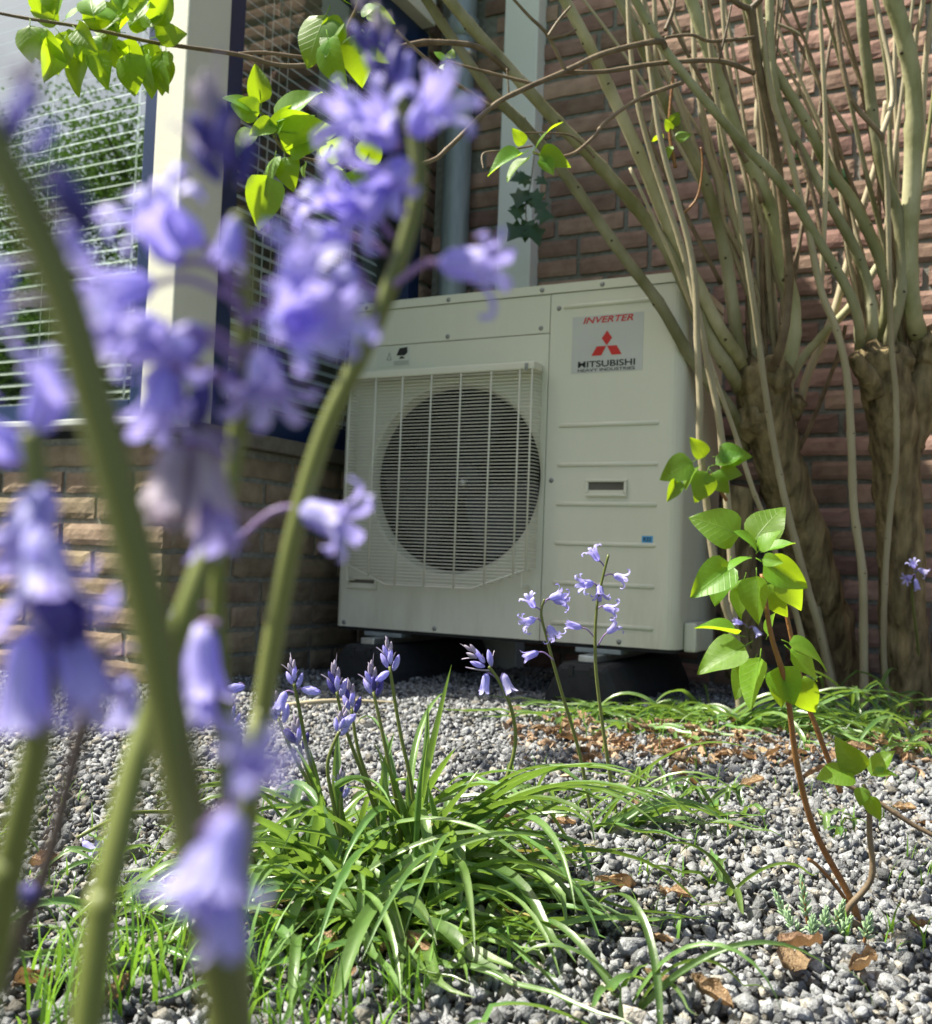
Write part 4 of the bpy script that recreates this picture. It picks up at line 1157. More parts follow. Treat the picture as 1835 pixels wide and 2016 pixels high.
lv(stm, [(1470, 1060, 155, .1, 112, .88, Vector((-.1, -.9, .4))), (1478, 1075, 55, .0, 104, .9), (1455, 1105, 215, .1, 118, .87), (1440, 1098, 240, .1, 96, .9), (1490, 1100, 330, .15, 112, .89), (1520, 1125, 318, .05, 100, .92),
         (1490, 1120, 265, .2, 106, .86), (1470, 1130, 240, .25, 84, .9), (1495, 1085, 130, .4, 66, .86), (1490, 1090, 60, .3, 62, .86), (1500, 1088, 20, .3, 64, .87), (1480, 1095, 190, .4, 60, .85), (1495, 1100, 350, .5, 46, .85), (1510, 1140, 285, .2, 80, .94), (1460, 1150, 262, .3, 60, .88)])
lv(stm, [(1480, 1265, 205, .1, 120, .86, Vector((-.2, -.9, .5))), (1465, 1255, 160, .15, 100, .9), (1500, 1280, 255, .15, 116, .87), (1490, 1290, 240, .2, 96, .9), (1530, 1300, 285, .2, 90, .9), (1510, 1258, 80, .3, 56, .92), (1540, 1262, 345, .2, 96, .9, Vector((-.3, -.5, .9))), (1545, 1272, 325, .1, 92, .92), (1562, 1325, 295, .1, 92, .9, Vector((0, -1, .2))), (1535, 1320, 270, .2, 70, .94)])
lv(s2, [(1702, 1530, 130, .15, 86, .88), (1708, 1535, 50, .1, 78, .89), (1690, 1520, 178, .2, 84, .88), (1708, 1560, 292, .2, 56, .87), (1700, 1545, 250, .4, 40, .87), (1715, 1525, 20, .3, 46, .88)])
# second little sprig by the runner
# ------------------------------------------------------------------ stonecrop
sd = thing('stonecrop_plant', G(1610, 1835), 'small blue green stonecrop with plump needle leaves in the gravel', 'plant')
ndl = mesh('leaf', *lathe([(.02, 0), (.12, .2), (.14, .55), (.08, .9), (.005, 1)], 6), M['sedum'])
for (x, y, h, lean) in ((1592, 1835, .034, -.15), (1560, 1830, .024, -.5), (1640, 1838, .022, .3), (1620, 1848, .018, .1), (1575, 1850, .016, -.6), (1700, 1862, .02, .2), (1650, 1850, .016, .5), (1600, 1855, .014, .0)):
    p = G(x, y); h *= 1.25
    dv_ = Vector((lean, -.2 * random.random(), 1)).normalized()
    so_ = ob('shoot', mesh('shoot', *tube(spline([p, p + dv_ * h * .5, p + dv_ * h], 3), .0014, 6), M['redtwig']), sd)
    for k in range(26):
        u = .25 + .75 * k / 25
        a = k * 2.4
        rad = Vector((math.cos(a), math.sin(a), 0))
        ob('leaf', ndl, so_, aim(p + dv_ * h * u, rad * (1.1 - u * .85) + dv_ * (.35 + u), 0, lerp(.0105, .007, u)))

# ------------------------------------------------------------------ bluebell clump in the gravel
def clump(name, label, base, leaves, seed, wmin=.008, wmax=.012, spread=.04, group='bluebell clumps in the gravel'):
    base = Vector(base)
    root = thing(name, base, label, 'plant', group)
    r = random.Random(seed)
    for k, (az, el, ln, dr) in enumerate(leaves):
        p = base + Vector((r.uniform(-1, 1), r.uniform(-1, 1), 0)) * spread + Vector((0, 0, .004 if ln < .2 and el < .4 else -.004))
        d_ = Vector((math.cos(az) * math.cos(el), math.sin(az) * math.cos(el), math.sin(el)))
        ob('leaf', strap_mesh(p, d_, ln, r.uniform(wmin, wmax), dr, r.uniform(-1.1, 1.1), seed * 100 + k), root)
    return root
def rnd_leaves(n, seed, azr=(0, 6.283), elr=(25, 75), lr=(.14, .28), dr=(1.6, 3.2)):
    r = random.Random(seed)
    return [(r.uniform(*azr), R(r.uniform(*elr)), r.uniform(*lr), r.uniform(*dr)) for _ in range(n)]
cb = G(750, 1750)
AZR = math.atan2(_r.y, _r.x)                      # azimuth of 'to the right in the picture'
lv_ = rnd_leaves(80, 21, (0, 6.283), (10, 72), (.1, .25), (1.0, 3.2)) + rnd_leaves(20, 22, (AZR - 1.5, AZR + .25), (28, 55), (.18, .3), (1.3, 2.2)) + rnd_leaves(18, 23, (0, 6.28), (62, 85), (.1, .19), (.2, .9)) + rnd_leaves(16, 27, (AZR + 2.2, AZR + 4.2), (20, 50), (.12, .2), (1.6, 2.6))
lv_ += rnd_leaves(40, 28, (AZR - 2.6, AZR - .2), (10, 50), (.16, .36), (.9, 2.4)) + rnd_leaves(24, 29, (0, 6.283), (35, 70), (.14, .22), (2.0, 3.6))
cl = clump('bluebell_clump', 'large bluebell clump in bud with spreading strap leaves, nearest in the gravel', cb, lv_, 31, .0065, .0135, .075)
for k in range(9):
    a_ = random.uniform(0, 6.28)
    ob('leaf', strap_mesh(cb + Vector((random.uniform(-.07, .07), random.uniform(-.07, .07), 0)), Vector((math.cos(a_), math.sin(a_), .25)), random.uniform(.12, .24), .008, 1.6, .5, 900 + k, M['yellow']), cl, None, label='yellowed dying leaf')
for k, (az, el, ln, dr) in enumerate(rnd_leaves(64, 44, (0, 6.283), (8, 50), (.12, .27), (.9, 2.6))):
    q_ = G(lerp(560, 900, random.random()), lerp(1800, 1900, random.random()))
    ob('leaf', strap_mesh(q_, Vector((math.cos(az) * math.cos(el), math.sin(az) * math.cos(el), math.sin(el))), ln, random.uniform(.006, .013), dr, random.uniform(-1.1, 1.1), 4400 + k), cl)
# the tall upright leaf
ob('leaf', strap_mesh(P(797, 1745, .94), (P(876, 1366, .95) - P(797, 1745, .94)), .205, .0125, .12, .9, 5), cl)
ob('leaf', strap_mesh(P(770, 1740, .94), (P(780, 1480, .93) - P(770, 1740, .94)), .13, .009, .1, .7, 6), cl)
ob('leaf', strap_mesh(P(800, 1745, .92), (P(895, 1550, .9) - P(800, 1745, .92)), .13, .012, .5, .4, 7), cl)
for k, (x0_, y0_, x1_, y1_, ln) in enumerate(((860, 1700, 1060, 1640, .2), (850, 1690, 1200, 1640, .3), (900, 1700, 1250, 1700, .28), (830, 1780, 1150, 1800, .28), (840, 1800, 1100, 1880, .3), (1040, 1650, 1060, 1640, .14), (820, 1790, 1000, 1850, .26))):
    a = P(x0_, y0_, .95)
    ob('leaf', strap_mesh(Vector((cb.x + .04 * k / 7, cb.y, 0)), P(x1_, y1_, .88) - P(x0_, y0_, .95) + Vector((0, 0, .16)), ln, .0115, 1.3, .2, 60 + k), cl)
def stalk(parent, pts, d, w0=4.6, w1=3.4, m='bstem', name='flower_stalk', depths=None):
    k = len(pts)
    ctl = [P(x, y, depths[i] if depths else d) for i, (x, y) in enumerate(pts)]
    sp_ = spline(ctl, 6)
    L_ = len(sp_)
    return ob(name, mesh(name, *tube(sp_, [lerp(w0, w1, i / (L_ - 1)) * .0005 for i in range(L_)], 9), M[m]), parent), ctl
for k, (pts, hs, n) in enumerate((
        ([(800, 1730), (813, 1575), (787, 1437), (767, 1312)], 30, 8), ([(790, 1730), (787, 1620), (757, 1463), (735, 1362)], 32, 9),
        ([(765, 1720), (752, 1651), (732, 1575), (681, 1437), (663, 1362)], 32, 9), ([(775, 1700), (740, 1580), (706, 1480), (692, 1395)], 30, 8),
        ([(690, 1730), (676, 1676), (655, 1575), (645, 1503), (668, 1440)], 26, 7), ([(720, 1725), (650, 1625), (610, 1500), (590, 1400), (579, 1346)], 27, 7),
        ([(715, 1730), (670, 1661), (640, 1605), (599, 1503), (589, 1466)], 30, 7), ([(700, 1730), (640, 1600), (580, 1490), (548, 1415)], 34, 8),
        ([(690, 1730), (675, 1676), (670, 1610), (671, 1564)], 26, 7), ([(835, 1790), (850, 1730), (838, 1690), (826, 1668)], 22, 6), ([(500, 1700), (475, 1600), (462, 1500), (458, 1420)], 22, 6))):
    dd = .95 + .015 * ((k * 5) % 4 - 1.5)
    so_, ctl = stalk(cl, pts, dd, 4.2, 2.9, 'bstem')
    s = hs * dd / FPX * 1.1
    bud_head(so_, ctl[-1] - (ctl[-1] - ctl[-2]).normalized() * s * .3, (ctl[-1] - ctl[-2]).normalized() + Vector((0, 0, .5)), s, n)
    if k == 0: flower(so_, P(768, 1320, dd), P(766, 1322, dd), pdir(215, .2), .014, 'shut', False)
    if k == 4: flower(so_, P(668, 1432, dd), P(672, 1430, dd), pdir(40, .2), .017, 'shut', False)
    if k == 5:
        flower(so_, P(581, 1365, dd), P(562, 1362, dd), pdir(250, .3), .019, 'half', False)
        flower(so_, P(582, 1358, dd), P(594, 1356, dd), pdir(350, .1), .017, 'shut', False)
    if k == 6: flower(so_, P(590, 1470, dd), P(580, 1462, dd), pdir(120, .3), .016, 'deep', False)
    if k == 10: flower(so_, P(470, 1345, dd), P(482, 1352, dd), pdir(188, .1), .019, 'shut', False)
# nodding stalk
so_, ctl = stalk(cl, [(900, 1690), (925, 1645), (985, 1560), (1014, 1470), (1008, 1400), (985, 1345), (962, 1312)], 1.0, 4.6, 3.0, 'bstem')
bud_head(so_, P(964, 1316, 1.0), pdir(135, .1), .016, 7, .1, .7)
flower(so_, P(978, 1335, 1.0), P(958, 1326, 1.0), pdir(262, .05), .0195, 'half', False)
flower(so_, P(984, 1340, 1.0), P(990, 1326, 1.0), pdir(290, .1), .0205, 'half', False)
ob('bract', BRACT, so_, aim(P(970, 1322, 1.0), pdir(180, .0), 1.0, .026))

# open bluebells further back
def bluebell(label, base, pts, dtop, fl, w0=4.6, w1=3, group='bluebells in flower', m='bstem', detail=False, dbase=None, buds=None, depths=None):
    base = Vector(base)
    root = thing('bluebell', base, label, 'bluebell', group)
    d0 = dbase or (base - CAM).dot(_f)
    k = len(pts)
    dp_ = depths or [lerp(d0, dtop, i / (k - 1)) for i in range(k)]
    ctl = [P(x, y, dp_[i]) for i, (x, y) in enumerate(pts)]
    if (ctl[0] - base).length > .005: ctl = [base + Vector((0, 0, -.01))] + ctl
    sp_ = spline(ctl, 7)
    L_ = len(sp_)
    ob('stem', mesh('stem', *tube(sp_, [lerp(w0, w1, (i / (L_ - 1)) ** 1.3) * .0005 for i in range(L_)], 12), M[m]), root)
    for (ax, ay, bx, by, ang, tow, ln, kind, dd) in fl:
        flower(root, P(ax, ay, dd), P(bx, by, dd), pdir(ang, tow), ln, kind, detail)
    for (x, y, ang, tow, ln, n, dd, deep) in buds or []:
        bud_head(root, P(x, y, dd), pdir(ang, tow), ln, n, deep)
    return root
b1 = G(1213, 1600)
D1 = (b1 - CAM).dot(_f)
bluebell('tall single bluebell with six pale flowers in front of the service panel', b1, [(1213, 1600), (1197, 1500), (1180, 1380), (1172, 1290), (1176, 1190), (1198, 1092)], D1 - .04, [
    (1190, 1115, 1178, 1104, 120, .1, .021, 'open', 1.28), (1188, 1135, 1208, 1132, 340, .2, .021, 'open', 1.28), (1180, 1160, 1168, 1148, 185, .4, .023, 'open', 1.27), (1182, 1150, 1180, 1152, 270, .5, .021, 'open', 1.27),
    (1174, 1200, 1188, 1194, 345, .3, .021, 'open', 1.28), (1173, 1258, 1145, 1236, 165, .1, .02, 'half', 1.28), (1177, 1272, 1196, 1246, 40, .2, .02, 'open', 1.28)], 5, 3)
b2 = G(1168, 1622)
D2 = (b2 - CAM).dot(_f)
bluebell('leaning single bluebell with pale flowers beside the taller one', b2, [(1168, 1622), (1140, 1480), (1105, 1360), (1080, 1270), (1066, 1210), (1072, 1180)], D2 - .03, [
    (1068, 1205, 1052, 1196, 120, .3, .02, 'open', 1.22), (1070, 1190, 1082, 1178, 20, .2, .02, 'open', 1.22), (1074, 1182, 1090, 1182, 355, .3, .021, 'open', 1.22), (1068, 1225, 1054, 1218, 200, .3, .021, 'open', 1.22), (1076, 1250, 1080, 1232, 300, .3, .021, 'open', 1.22), (1090, 1300, 1060, 1284, 200, .1, .02, 'half', 1.22)], 4.4, 2.6)
b3 = G(1816, 1400)
bluebell('single dark bluebell against the brick wall at the foot of the stout shrub', b3, [(1816, 1400), (1808, 1280), (1796, 1170), (1802, 1125)], 2.2, [
    (1802, 1130, 1795, 1135, 200, .4, .024, 'open', 2.2), (1802, 1128, 1808, 1120, 330, .4, .024, 'open', 2.2), (1802, 1130, 1802, 1140, 275, .3, .024, 'half', 2.2), (1800, 1125, 1800, 1118, 120, .5, .022, 'open', 2.2)], 6, 5)
b4 = G(1480, 1360)
bluebell('small bluebell half hidden behind the lilac leaves', b4, [(1490, 1330), (1478, 1270), (1470, 1230)], 2.1, [(1472, 1235, 1462, 1228, 160, .3, .02, 'half', 2.1), (1474, 1236, 1484, 1234, 300, .3, .022, 'half', 2.1)], 5, 3)
# fallen flower heads on the left gravel
fb = thing('bluebell', G(160, 1720), 'fallen bluebell lying on the gravel at the left', 'bluebell', 'bluebells in flower')
q0, q1 = G(330, 1655) + Vector((0, 0, .03)), G(150, 1690) + Vector((0, 0, .02))
ob('stem', mesh('stem', *tube(spline([q0, q0.lerp(q1, .5) + Vector((0, 0, .01)), q1], 6), .002, 8), M['bstem']), fb)
for k in range(4):
    p = q0.lerp(q1, .5 + .15 * k)
    flower(fb, p, p + Vector((.004, -.002, -.004)), pdir(200 + 40 * k, .2), .018, 'half' if k % 2 else 'shut', False)

# ------------------------------------------------------------------ smaller leaf tufts and the patch at the shrub's foot
tid = 0
for (x, y, n, ln, spread, azr, lab) in (
        (1190, 1640, 16, (.12, .24), .03, (AZR - .9, AZR + .5), 'strap leaf tuft at the feet of the two tall bluebells'),
        (1060, 1600, 14, (.08, .15), .05, (0, 6.28), 'low strap leaf tuft behind the big clump'),
        (1440, 1770, 7, (.07, .12), .01, (0, 6.28), 'small isolated tuft of narrow leaves left of the stonecrop'),
        (1290, 1560, 12, (.06, .11), .05, (0, 6.28), 'sparse leaf tuft in the gravel before the leaf litter'),
        (1180, 1980, 12, (.08, .16), .05, (0, 6.28), 'leaf tuft at the bottom edge right of the big clump'),
        (330, 1860, 16, (.1, .18), .05, (0, 6.28), 'strap leaf tuft behind the blurred stems at lower left'),
        (240, 1790, 10, (.1, .16), .04, (AZR - .6, AZR + .9), 'arching leaf tuft beside the fallen bluebell'),
        (120, 1720, 8, (.06, .12), .05, (0, 6.28), 'thin leaf tuft in the gravel at far left'),
        (1420, 1590, 7, (.06, .1), .03, (0, 6.28), 'curled leaf tuft in the gravel behind the sapling'),
        (1650, 1640, 6, (.05, .08), .03, (0, 6.28), 'tiny leaf tuft in the gravel right of the sapling stem')):
    clump('leaf_tuft', lab, G(x, y), rnd_leaves(n, 70 + tid, azr, (20, 65), ln, (1.5, 3.2)), 80 + tid, .005, .0085 if n < 13 else .0105, spread, 'small leaf tufts')
    tid += 1
for (x, y, n, ln, azr, elr, lab, spr) in (
        (1490, 1440, 46, (.2, .36), (AZR - 1.2, AZR + .7), (15, 50), 'sprawling bluebell foliage with long leaves under the pollarded shrubs', .09),
        (1240, 1420, 70, (.14, .24), (0, 6.28), (4, 22), 'flattened swirl of bluebell leaves in front of the right rubber foot', .16),
        (1420, 1425, 40, (.1, .2), (0, 6.28), (15, 55), 'dense low bluebell foliage left of the lilac sapling leaves', .12),
        (1700, 1420, 30, (.16, .3), (0, 6.28), (20, 60), 'bluebell foliage around the foot of the thin upright poles', .12),
        (1810, 1480, 22, (.12, .24), (0, 6.28), (15, 50), 'bluebell foliage at the right edge under the stout shrub', .1)):
    clump('bluebell_clump', lab, G(x, y), rnd_leaves(n, 170 + tid, azr, elr, ln, (1.2, 2.8)), 180 + tid, .008, .014, spr)
    tid += 1

# ------------------------------------------------------------------ grass (stuff)
def blades(n, place, hr, wr, seed):
    r = random.Random(seed)
    V, F = [], []
    for _ in range(n):
        p = place(r)
        if p is None or in_house(p.x, p.y): continue
        h, wd = r.uniform(*hr), r.uniform(*wr)
        a = r.uniform(0, 6.28); lean = r.uniform(.15, 1.1)
        dr = Vector((math.cos(a), math.sin(a), 0)); sd_ = Vector((-dr.y, dr.x, 0))
        b = len(V)
        for i in range(5):
            u = i / 4
            q = p + dr * h * lean * u * u * .8 + Vector((0, 0, h * (u - .35 * lean * u * u)))
            ww = wd * .5 * (1 - u ** 1.6) + .0001
            V += [q - sd_ * ww, q + sd_ * ww]
        for i in range(4): F.append((b + 2 * i, b + 2 * i + 1, b + 2 * i + 3, b + 2 * i + 2))
    return V, F
def patch(x0, x1, y0, y1, th=-.1):
    def f(r):
        p = G(r.uniform(x0, x1), y0 + (y1 - y0) * r.random())
        return p if noise.noise(p * 9) > th else None
    return f
V, F = join(blades(330, patch(-60, 520, 1830, 2080, .05), (.03, .1), (.0014, .0042), 1), blades(230, patch(480, 1150, 1880, 2090, .0), (.02, .06), (.0012, .0036), 2), blades(300, patch(0, 560, 1560, 1830, .1), (.02, .05), (.001, .0025), 3),
            blades(420, patch(1000, 1835, 1480, 1760, .15), (.015, .045), (.001, .0026), 4), blades(420, patch(1080, 1860, 1400, 1500, -.1), (.02, .06), (.0014, .003), 5), blades(260, patch(1050, 1835, 1800, 2060, .2), (.015, .045), (.001, .003), 6))
ob('grass', mesh('grass', V, F, M['grass']), None, None, kind='stuff', label='thin green grass growing through the gravel', category='grass')

# ------------------------------------------------------------------ dry leaves
def dry_mesh(seed, curl, wd=.34):
    r = random.Random(seed)
    V, F = [], []
    nu, nv = 8, 6
    o = Vector((seed * 2.1, 0, 0))
    for i in range(nu + 1):
        u = i / nu
        hw = wd * math.sin(math.pi * min(.985, max(.02, u ** .8))) ** .8 * r.uniform(.8, 1.12)
        for j in range(nv + 1):
            v = j / nv * 2 - 1
            th = v * curl
            x = hw * math.sin(th) / max(.3, curl)
            z = hw * (1 - math.cos(th)) / max(.3, curl) + .2 * noise.noise(Vector((u * 3.5, v * 2.5, 0)) + o) + .25 * (u - .5) ** 2
            V.append((x, u - .5, z))
    for i in range(nu):
        for j in range(nv):
            a = i * (nv + 1) + j
            F.append((a, a + 1, a + nv + 2, a + nv + 1))
    return mesh('dry_leaf', V, F, M['dry'])
DRY = [dry_mesh(i, c) for i, c in enumerate((.6, 1.2, 1.8, 2.3, 2.8, 1.5))]
def dry(p, s, label, group='dry leaves', me=None, tilt=.35):
    p = Vector(p)
    T = Matrix.Translation(p) @ Matrix.Rotation(random.uniform(0, 6.28), 4, 'Z') @ Matrix.Rotation(random.uniform(-tilt, tilt), 4, 'X') @ Matrix.Rotation(random.uniform(-tilt, tilt) + (math.pi if random.random() < .3 else 0), 4, 'Y') @ Matrix.Scale(s, 4)
    return ob('dry_leaf', me or random.choice(DRY), None, T, label=label, category='leaf', group=group)
rd = random.Random(9)
cnt = 0
while cnt < 210:
    x, y = rd.uniform(1000, 1860), rd.gauss(1470, 32)
    if y < 1400 or y > 1570 or (x < 1130 and y > 1480): continue
    p = G(x, y)
    dry(p + Vector((0, 0, .008 + .012 * rd.random())), rd.uniform(.02, .042), 'curled tan dry leaf in the litter under the shrubs', 'leaf litter under the shrubs', random.choice(DRY[1:]), .6)
    cnt += 1
VV, FF = [], []
for _ in range(330):
    x, y = rd.uniform(1000, 1900), rd.gauss(1468, 28)
    if y < 1405 or y > 1550: continue
    me = random.choice(DRY[1:])
    T = Matrix.Translation(G(x, y) + Vector((0, 0, .006 + .01 * rd.random()))) @ Matrix.Rotation(rd.uniform(0, 6.28), 4, 'Z') @ Matrix.Rotation(rd.uniform(-.8, .8), 4, 'X') @ Matrix.Rotation(rd.uniform(-3, 3), 4, 'Y') @ Matrix.Scale(rd.uniform(.014, .03), 4)
    n = len(VV)
    VV += [T @ v.co for v in me.vertices]
    FF += [[i + n for i in p.vertices] for p in me.polygons]
ob('leaf_litter', mesh('leaf_litter', VV, FF, mat('litter_leaf', (.2, .125, .075), (.46, .33, .22), 25, .8, .4, 60), True), None, None, kind='stuff', label='crumbled brown leaf litter under the shrubs', category='leaf litter')
dry(G(1560, 1935) + Vector((0, 0, .014)), .042, 'large tan dry leaf with veins lying flat on the gravel, bottom right', 'single dry leaves', DRY[0], .1)
dry(G(1575, 1900) + Vector((0, 0, .016)), .044, 'long narrow brown dry leaf behind the large tan one', 'single dry leaves', DRY[1], .1)
dry(G(1700, 1930) + Vector((0, 0, .012)), .034, 'dark brown curled leaf right of the large tan leaf', 'single dry leaves', DRY[2], .2)
dry(G(1810, 1850) + Vector((0, 0, .012)), .034, 'dark brown dry leaf beside the runner at the right edge', 'single dry leaves', DRY[1], .4)
dry(G(1210, 1770) + Vector((0, 0, .014)), .04, 'rolled brown dry leaf in the gravel right of the clump', 'single dry leaves', DRY[3], .3)
dry(G(1330, 1790) + Vector((0, 0, .012)), .034, 'reddish brown dry leaf under the tip of a strap leaf', 'single dry leaves', DRY[2], .3)
for (x, y) in ((1000, 1640), (1110, 1640), (1350, 1610), (1440, 1640), (1300, 1880), (1400, 1990), (990, 1800), (700, 1830), (820, 1900), (560, 1780), (230, 1990), (60, 1970), (900, 1860), (640, 1900), (1780, 1610), (1480, 1560), (1250, 1600), (90, 1720), (480, 1640), (760, 1880), (860, 1840), (950, 1930), (680, 1960), (1290, 1960), (1820, 1640)):
    dry(G(x, y) + Vector((0, 0, .012)), random.uniform(.02, .038), 'small tan dry leaf scattered on the gravel', 'scattered dry leaves')
tg = G(560, 1402) + Vector((0, 0, .012)); tg2 = G(790, 1396) + Vector((0, 0, .012))
ob('fallen_twig', mesh('fallen_twig', *tube(spline([tg, tg.lerp(tg2, .4) + Vector((0, 0, .008)), tg2], 5), [.006 - .0003 * i for i in range(11)], 7), M['pale']), None, None, label='pale fallen stick lying on the gravel before the unit', category='stick')

# ------------------------------------------------------------------ ivy on the trunking
def ivy_mesh():
    out = [(0, -.15), (.32, -.3), (.3, .02), (.62, .1), (.3, .38), (.0, .85), (-.3, .38), (-.62, .1), (-.3, .02), (-.32, -.3)]
    V = [(0, .1, .06)] + [(x, y, -.12 * (x * x + y * y)) for x, y in out]
    return mesh('leaf', V, [(0, i, i % 10 + 1) for i in range(1, 11)], M['ivy'])
IVY = [ivy_mesh()]
iv = thing('ivy_sprig', P(1045, 470, 3.0), 'dark green ivy sprig hanging on the white trunking', 'ivy')
tb = [P(1052, 300, 2.98), P(1045, 360, 2.96), P(1035, 410, 2.95), P(1040, 465, 2.95)]
ob('stem', mesh('stem', *tube(spline(tb, 5), .0018, 6), M['twig']), iv)
for (x, y, a, px) in ((1035, 345, 200, 32), (1055, 350, 330, 26), (1030, 372, 250, 40), (1048, 375, 290, 38), (1040, 365, 120, 30), (1035, 410, 180, 30), (1040, 405, 60, 26), (1055, 422, 350, 34), (1050, 412, 20, 30), (1028, 440, 230, 44), (1046, 440, 290, 46), (1040, 432, 260, 44), (1030, 425, 160, 30)):
    leaf_at(iv, P(x, y, 2.94 - random.random() * .04), pdir(a, .2), px * 2.95 / FPX, -_f + Vector((random.uniform(-.4, .4), 0, random.uniform(0, .6))), 'leaf', IVY)
iw = thing('ivy_sprig', (1.05, YB - .02, 1.2), 'few small ivy leaves on the sunlit red brick wall', 'ivy')
for (x, y, px) in ((1655, 330, 34), (1640, 350, 24), (1745, 295, 24), (1660, 345, 26), (1570, 300, 22), (1600, 255, 20), (1735, 310, 22)):
    q = ray(x, y); p = CAM + q * ((YB - .03 - CAM.y) / q.y)
    leaf_at(iw, p, pdir(random.uniform(200, 340), .1), px * 2.7 / FPX, Vector((random.uniform(-.4, .4), -1, .3)), 'leaf', IVY)

# ------------------------------------------------------------------ near bluebells, out of focus
def near(label, pts, d, fl, w0, w1, buds=None, m='bstem', depths=None):
    dl = depths or [d] * len(pts)
    low = P(*pts[0], dl[0])
    nxt = P(*pts[1], dl[1])
    dirn = (low - nxt).normalized()
    gb = low + dirn * (low.z / max(.2, -dirn.z)) if dirn.z < -.2 else Vector((low.x, low.y, 0))
    gb.z = 0
    return bluebell(label, gb, pts, d, fl, w0, w1, 'bluebells close to the viewer', m, True, dl[0], buds, dl)
near('bluebell with light green stem crossing the unit, flowers beside its left edge', [(488, 1600), (510, 1450), (540, 1250), (580, 1050), (640, 850), (715, 690), (770, 560), (820, 390), (815, 260), (780, 190)], .24, [
    (770, 200, 745, 235, 200, .75, .0154, 'open', .235), (800, 260, 815, 262, 30, .8, .0162, 'open', .23), (812, 330, 800, 320, 240, .6, .0154, 'open', .235), (790, 290, 770, 290, 130, .85, .0151, 'open', .23),
    (775, 470, 720, 420, 155, .55, .0162, 'open', .24), (760, 500, 690, 470, 190, .45, .0162, 'open', .245), (740, 600, 690, 520, 255, .35, .0162, 'open', .24), (750, 580, 655, 560, 235, .5, .0151, 'open', .25),
    (775, 562, 868, 518, 352, .4, .0169, 'open', .235), (800, 420, 760, 370, 230, .4, .0151, 'open', .235), (845, 260, 858, 205, 88, .1, .0071, 'deep', .24), (442, 1088, 590, 1000, 340, .3, .0165, 'open', .24)],
    5.2, 3.4, [(772, 180, 100, .05, .0095, 8, .235, .9), (760, 170, 108, .1, .0105, 3, .23, 1)])
near('bluebell with dark bud spike and pale flowers in the middle left', [(165, 2060), (200, 1800), (262, 1520), (300, 1400), (375, 1180), (420, 1050), (455, 930), (474, 780), (484, 560), (470, 420)], .2, [
    (486, 500, 462, 430, 262, .2, .0090, 'half', .19), (480, 560, 345, 520, 110, .6, .0154, 'open', .19), (478, 640, 400, 480, 150, .5, .0143, 'open', .195), (478, 720, 330, 655, 190, .72, .0162, 'open', .185), (478, 700, 400, 650, 230, .6, .0154, 'open', .19),
    (482, 620, 540, 640, 350, .8, .0162, 'open', .185), (482, 690, 520, 690, 280, .5, .0151, 'open', .19), (476, 800, 405, 740, 262, .2, .0095, 'deep', .185), (478, 760, 450, 720, 285, .2, .0095, 'deep', .19), (462, 880, 400, 850, 275, .15, .0176, 'wither', .185), (455, 900, 345, 880, 262, .25, .0143, 'wither', .18),
    (480, 600, 300, 560, 200, .6, .0142, 'open', .19), (482, 640, 565, 590, 60, .6, .0142, 'open', .19), (476, 760, 330, 730, 265, .4, .0142, 'open', .185), (484, 620, 590, 650, 10, .6, .0138, 'open', .188), (440, 980, 395, 930, 290, .2, .0158, 'half', .19)], 5.4, 3.0, [(455, 370, 104, .1, .0098, 11, .185, .95)], depths=[.165, .17, .18, .185, .19, .195, .2, .2, .195, .19])
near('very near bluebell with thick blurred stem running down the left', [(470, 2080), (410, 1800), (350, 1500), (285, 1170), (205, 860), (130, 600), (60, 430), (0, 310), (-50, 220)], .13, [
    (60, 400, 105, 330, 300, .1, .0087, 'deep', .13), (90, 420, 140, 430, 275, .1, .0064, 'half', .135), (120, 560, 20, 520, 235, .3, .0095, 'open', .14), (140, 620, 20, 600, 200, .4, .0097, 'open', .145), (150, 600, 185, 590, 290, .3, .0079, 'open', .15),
    (400, 1640, 455, 1600, 262, .25, .0109, 'open', .125), (400, 1650, 430, 1660, 240, .4, .0105, 'open', .125), (400, 1640, 470, 1560, 60, .5, .0095, 'open', .13), (410, 1680, 440, 1720, 275, .1, .0095, 'half', .125)], 5.9, 4.4, [(35, 310, 80, .1, .0062, 6, .13, .4)], 'bstem_shaded')
near('bluebell with large hanging flowers at the left edge', [(-40, 2000), (10, 1750), (40, 1620), (72, 1470), (90, 1300), (85, 1050), (60, 850)], .16, [
    (70, 900, 70, 850, 60, .4, .0138, 'open', .165), (75, 950, 60, 900, 150, .5, .0138, 'open', .165), (80, 1000, 90, 960, 260, .45, .0154, 'open', .16), (85, 1050, 75, 1040, 285, .35, .0172, 'open', .155), (88, 1150, 60, 1080, 300, .2, .0154, 'deep', .155),
    (90, 1290, 60, 1240, 268, .15, .0154, 'half', .155), (92, 1280, 130, 1240, 300, .4, .0148, 'half', .16)], 5.6, 3.4)
near('thin dark purple bluebell stem leaning left in front of the gravel', [(-20, 1990), (60, 1800), (110, 1640), (150, 1480), (190, 1330), (205, 1270)], .19, [
    (200, 1300, 245, 1330, 275, .2, .0101, 'half', .19), (200, 1290, 290, 1290, 300, .3, .0109, 'open', .195), (110, 1640, 90, 1745, 200, .2, .0075, 'deep', .19)], 3.2, 2.2, None, 'bstem_dark')
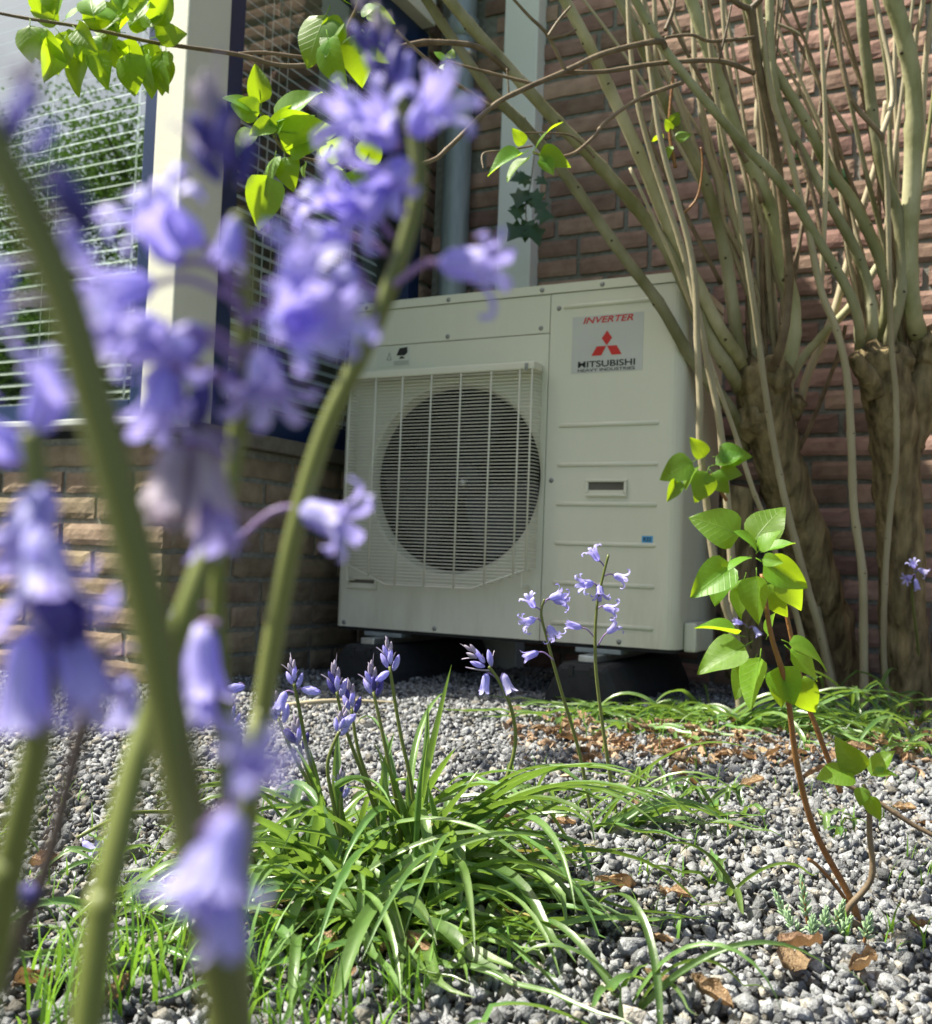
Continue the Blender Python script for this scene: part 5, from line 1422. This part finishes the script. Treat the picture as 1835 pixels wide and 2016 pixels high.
near('bluebell with faded pale flowers low behind the thick stem', [(450, 1560), (445, 1480), (435, 1350), (428, 1200), (432, 1080)], .21, [
    (432, 1230, 395, 1230, 275, .2, .0158, 'half', .205), (434, 1280, 410, 1320, 262, .2, .0143, 'open', .21), (430, 1200, 345, 1200, 285, .2, .0064, 'shut', .21), (432, 1090, 445, 1078, 225, .1, .0030, 'half', .22)], 4.6, 3, None)

# ------------------------------------------------------------------ trees across the garden, mirrored in the front window
def tree(label, loc, h, rad, seed, n=60000):
    r = random.Random(seed)
    loc = Vector(loc)
    root = thing('garden_tree', loc, label, 'tree', 'trees mirrored in the window')
    V, F = tube(spline([loc + Vector((0, 0, -.1)), loc + Vector((.1, 0, h * .3)), loc + Vector((0, .1, h * .75))], 5), [.14 - .009 * i for i in range(11)], 8)
    parts = [(V, F)]
    tips = []
    for k in range(16):
        a = k * 2.4; z = h * lerp(.25, .8, k / 15)
        p0 = loc + Vector((0, 0, z)); e = p0 + Vector((math.cos(a) * rad * r.uniform(.5, 1), math.sin(a) * rad * r.uniform(.5, 1), h * r.uniform(.08, .28)))
        parts.append(tube(spline([p0, p0.lerp(e, .5) + Vector((0, 0, .1)), e], 4), [.045 - .004 * i for i in range(9)], 5))
        tips += [p0.lerp(e, t_) for t_ in (.45, .7, .9, 1.0)]
    ob('trunk', mesh('trunk', *join(*parts), M['trunk']), root)
    V, F = [], []
    for _ in range(n):
        c = r.choice(tips) + Vector((r.gauss(0, 1), r.gauss(0, 1), r.gauss(0, .8))) * rad * .17
        d1 = Vector((r.gauss(0, 1), r.gauss(0, 1), r.gauss(0, 1))).normalized() * r.uniform(.018, .035)
        d2 = d1.orthogonal().normalized() * r.uniform(.01, .018)
        b = len(V)
        V += [c - d1, c + d2, c + d1, c - d2]
        F.append((b, b + 1, b + 2, b + 3))
    ob('crown', mesh('crown', V, F, M['crown'], False), root)
tree('leafy tree mirrored in the middle of the front window', (-6.2, -6.6, 0), 4.6, 1.9, 5)
tree('lower leafy tree mirrored beside the blue window frame', (-4.2, -7.2, 0), 4.2, 1.8, 6)
tree('small leafy tree mirrored low at the left of the window', (-8.8, -6.6, 0), 3.2, 1.6, 7)
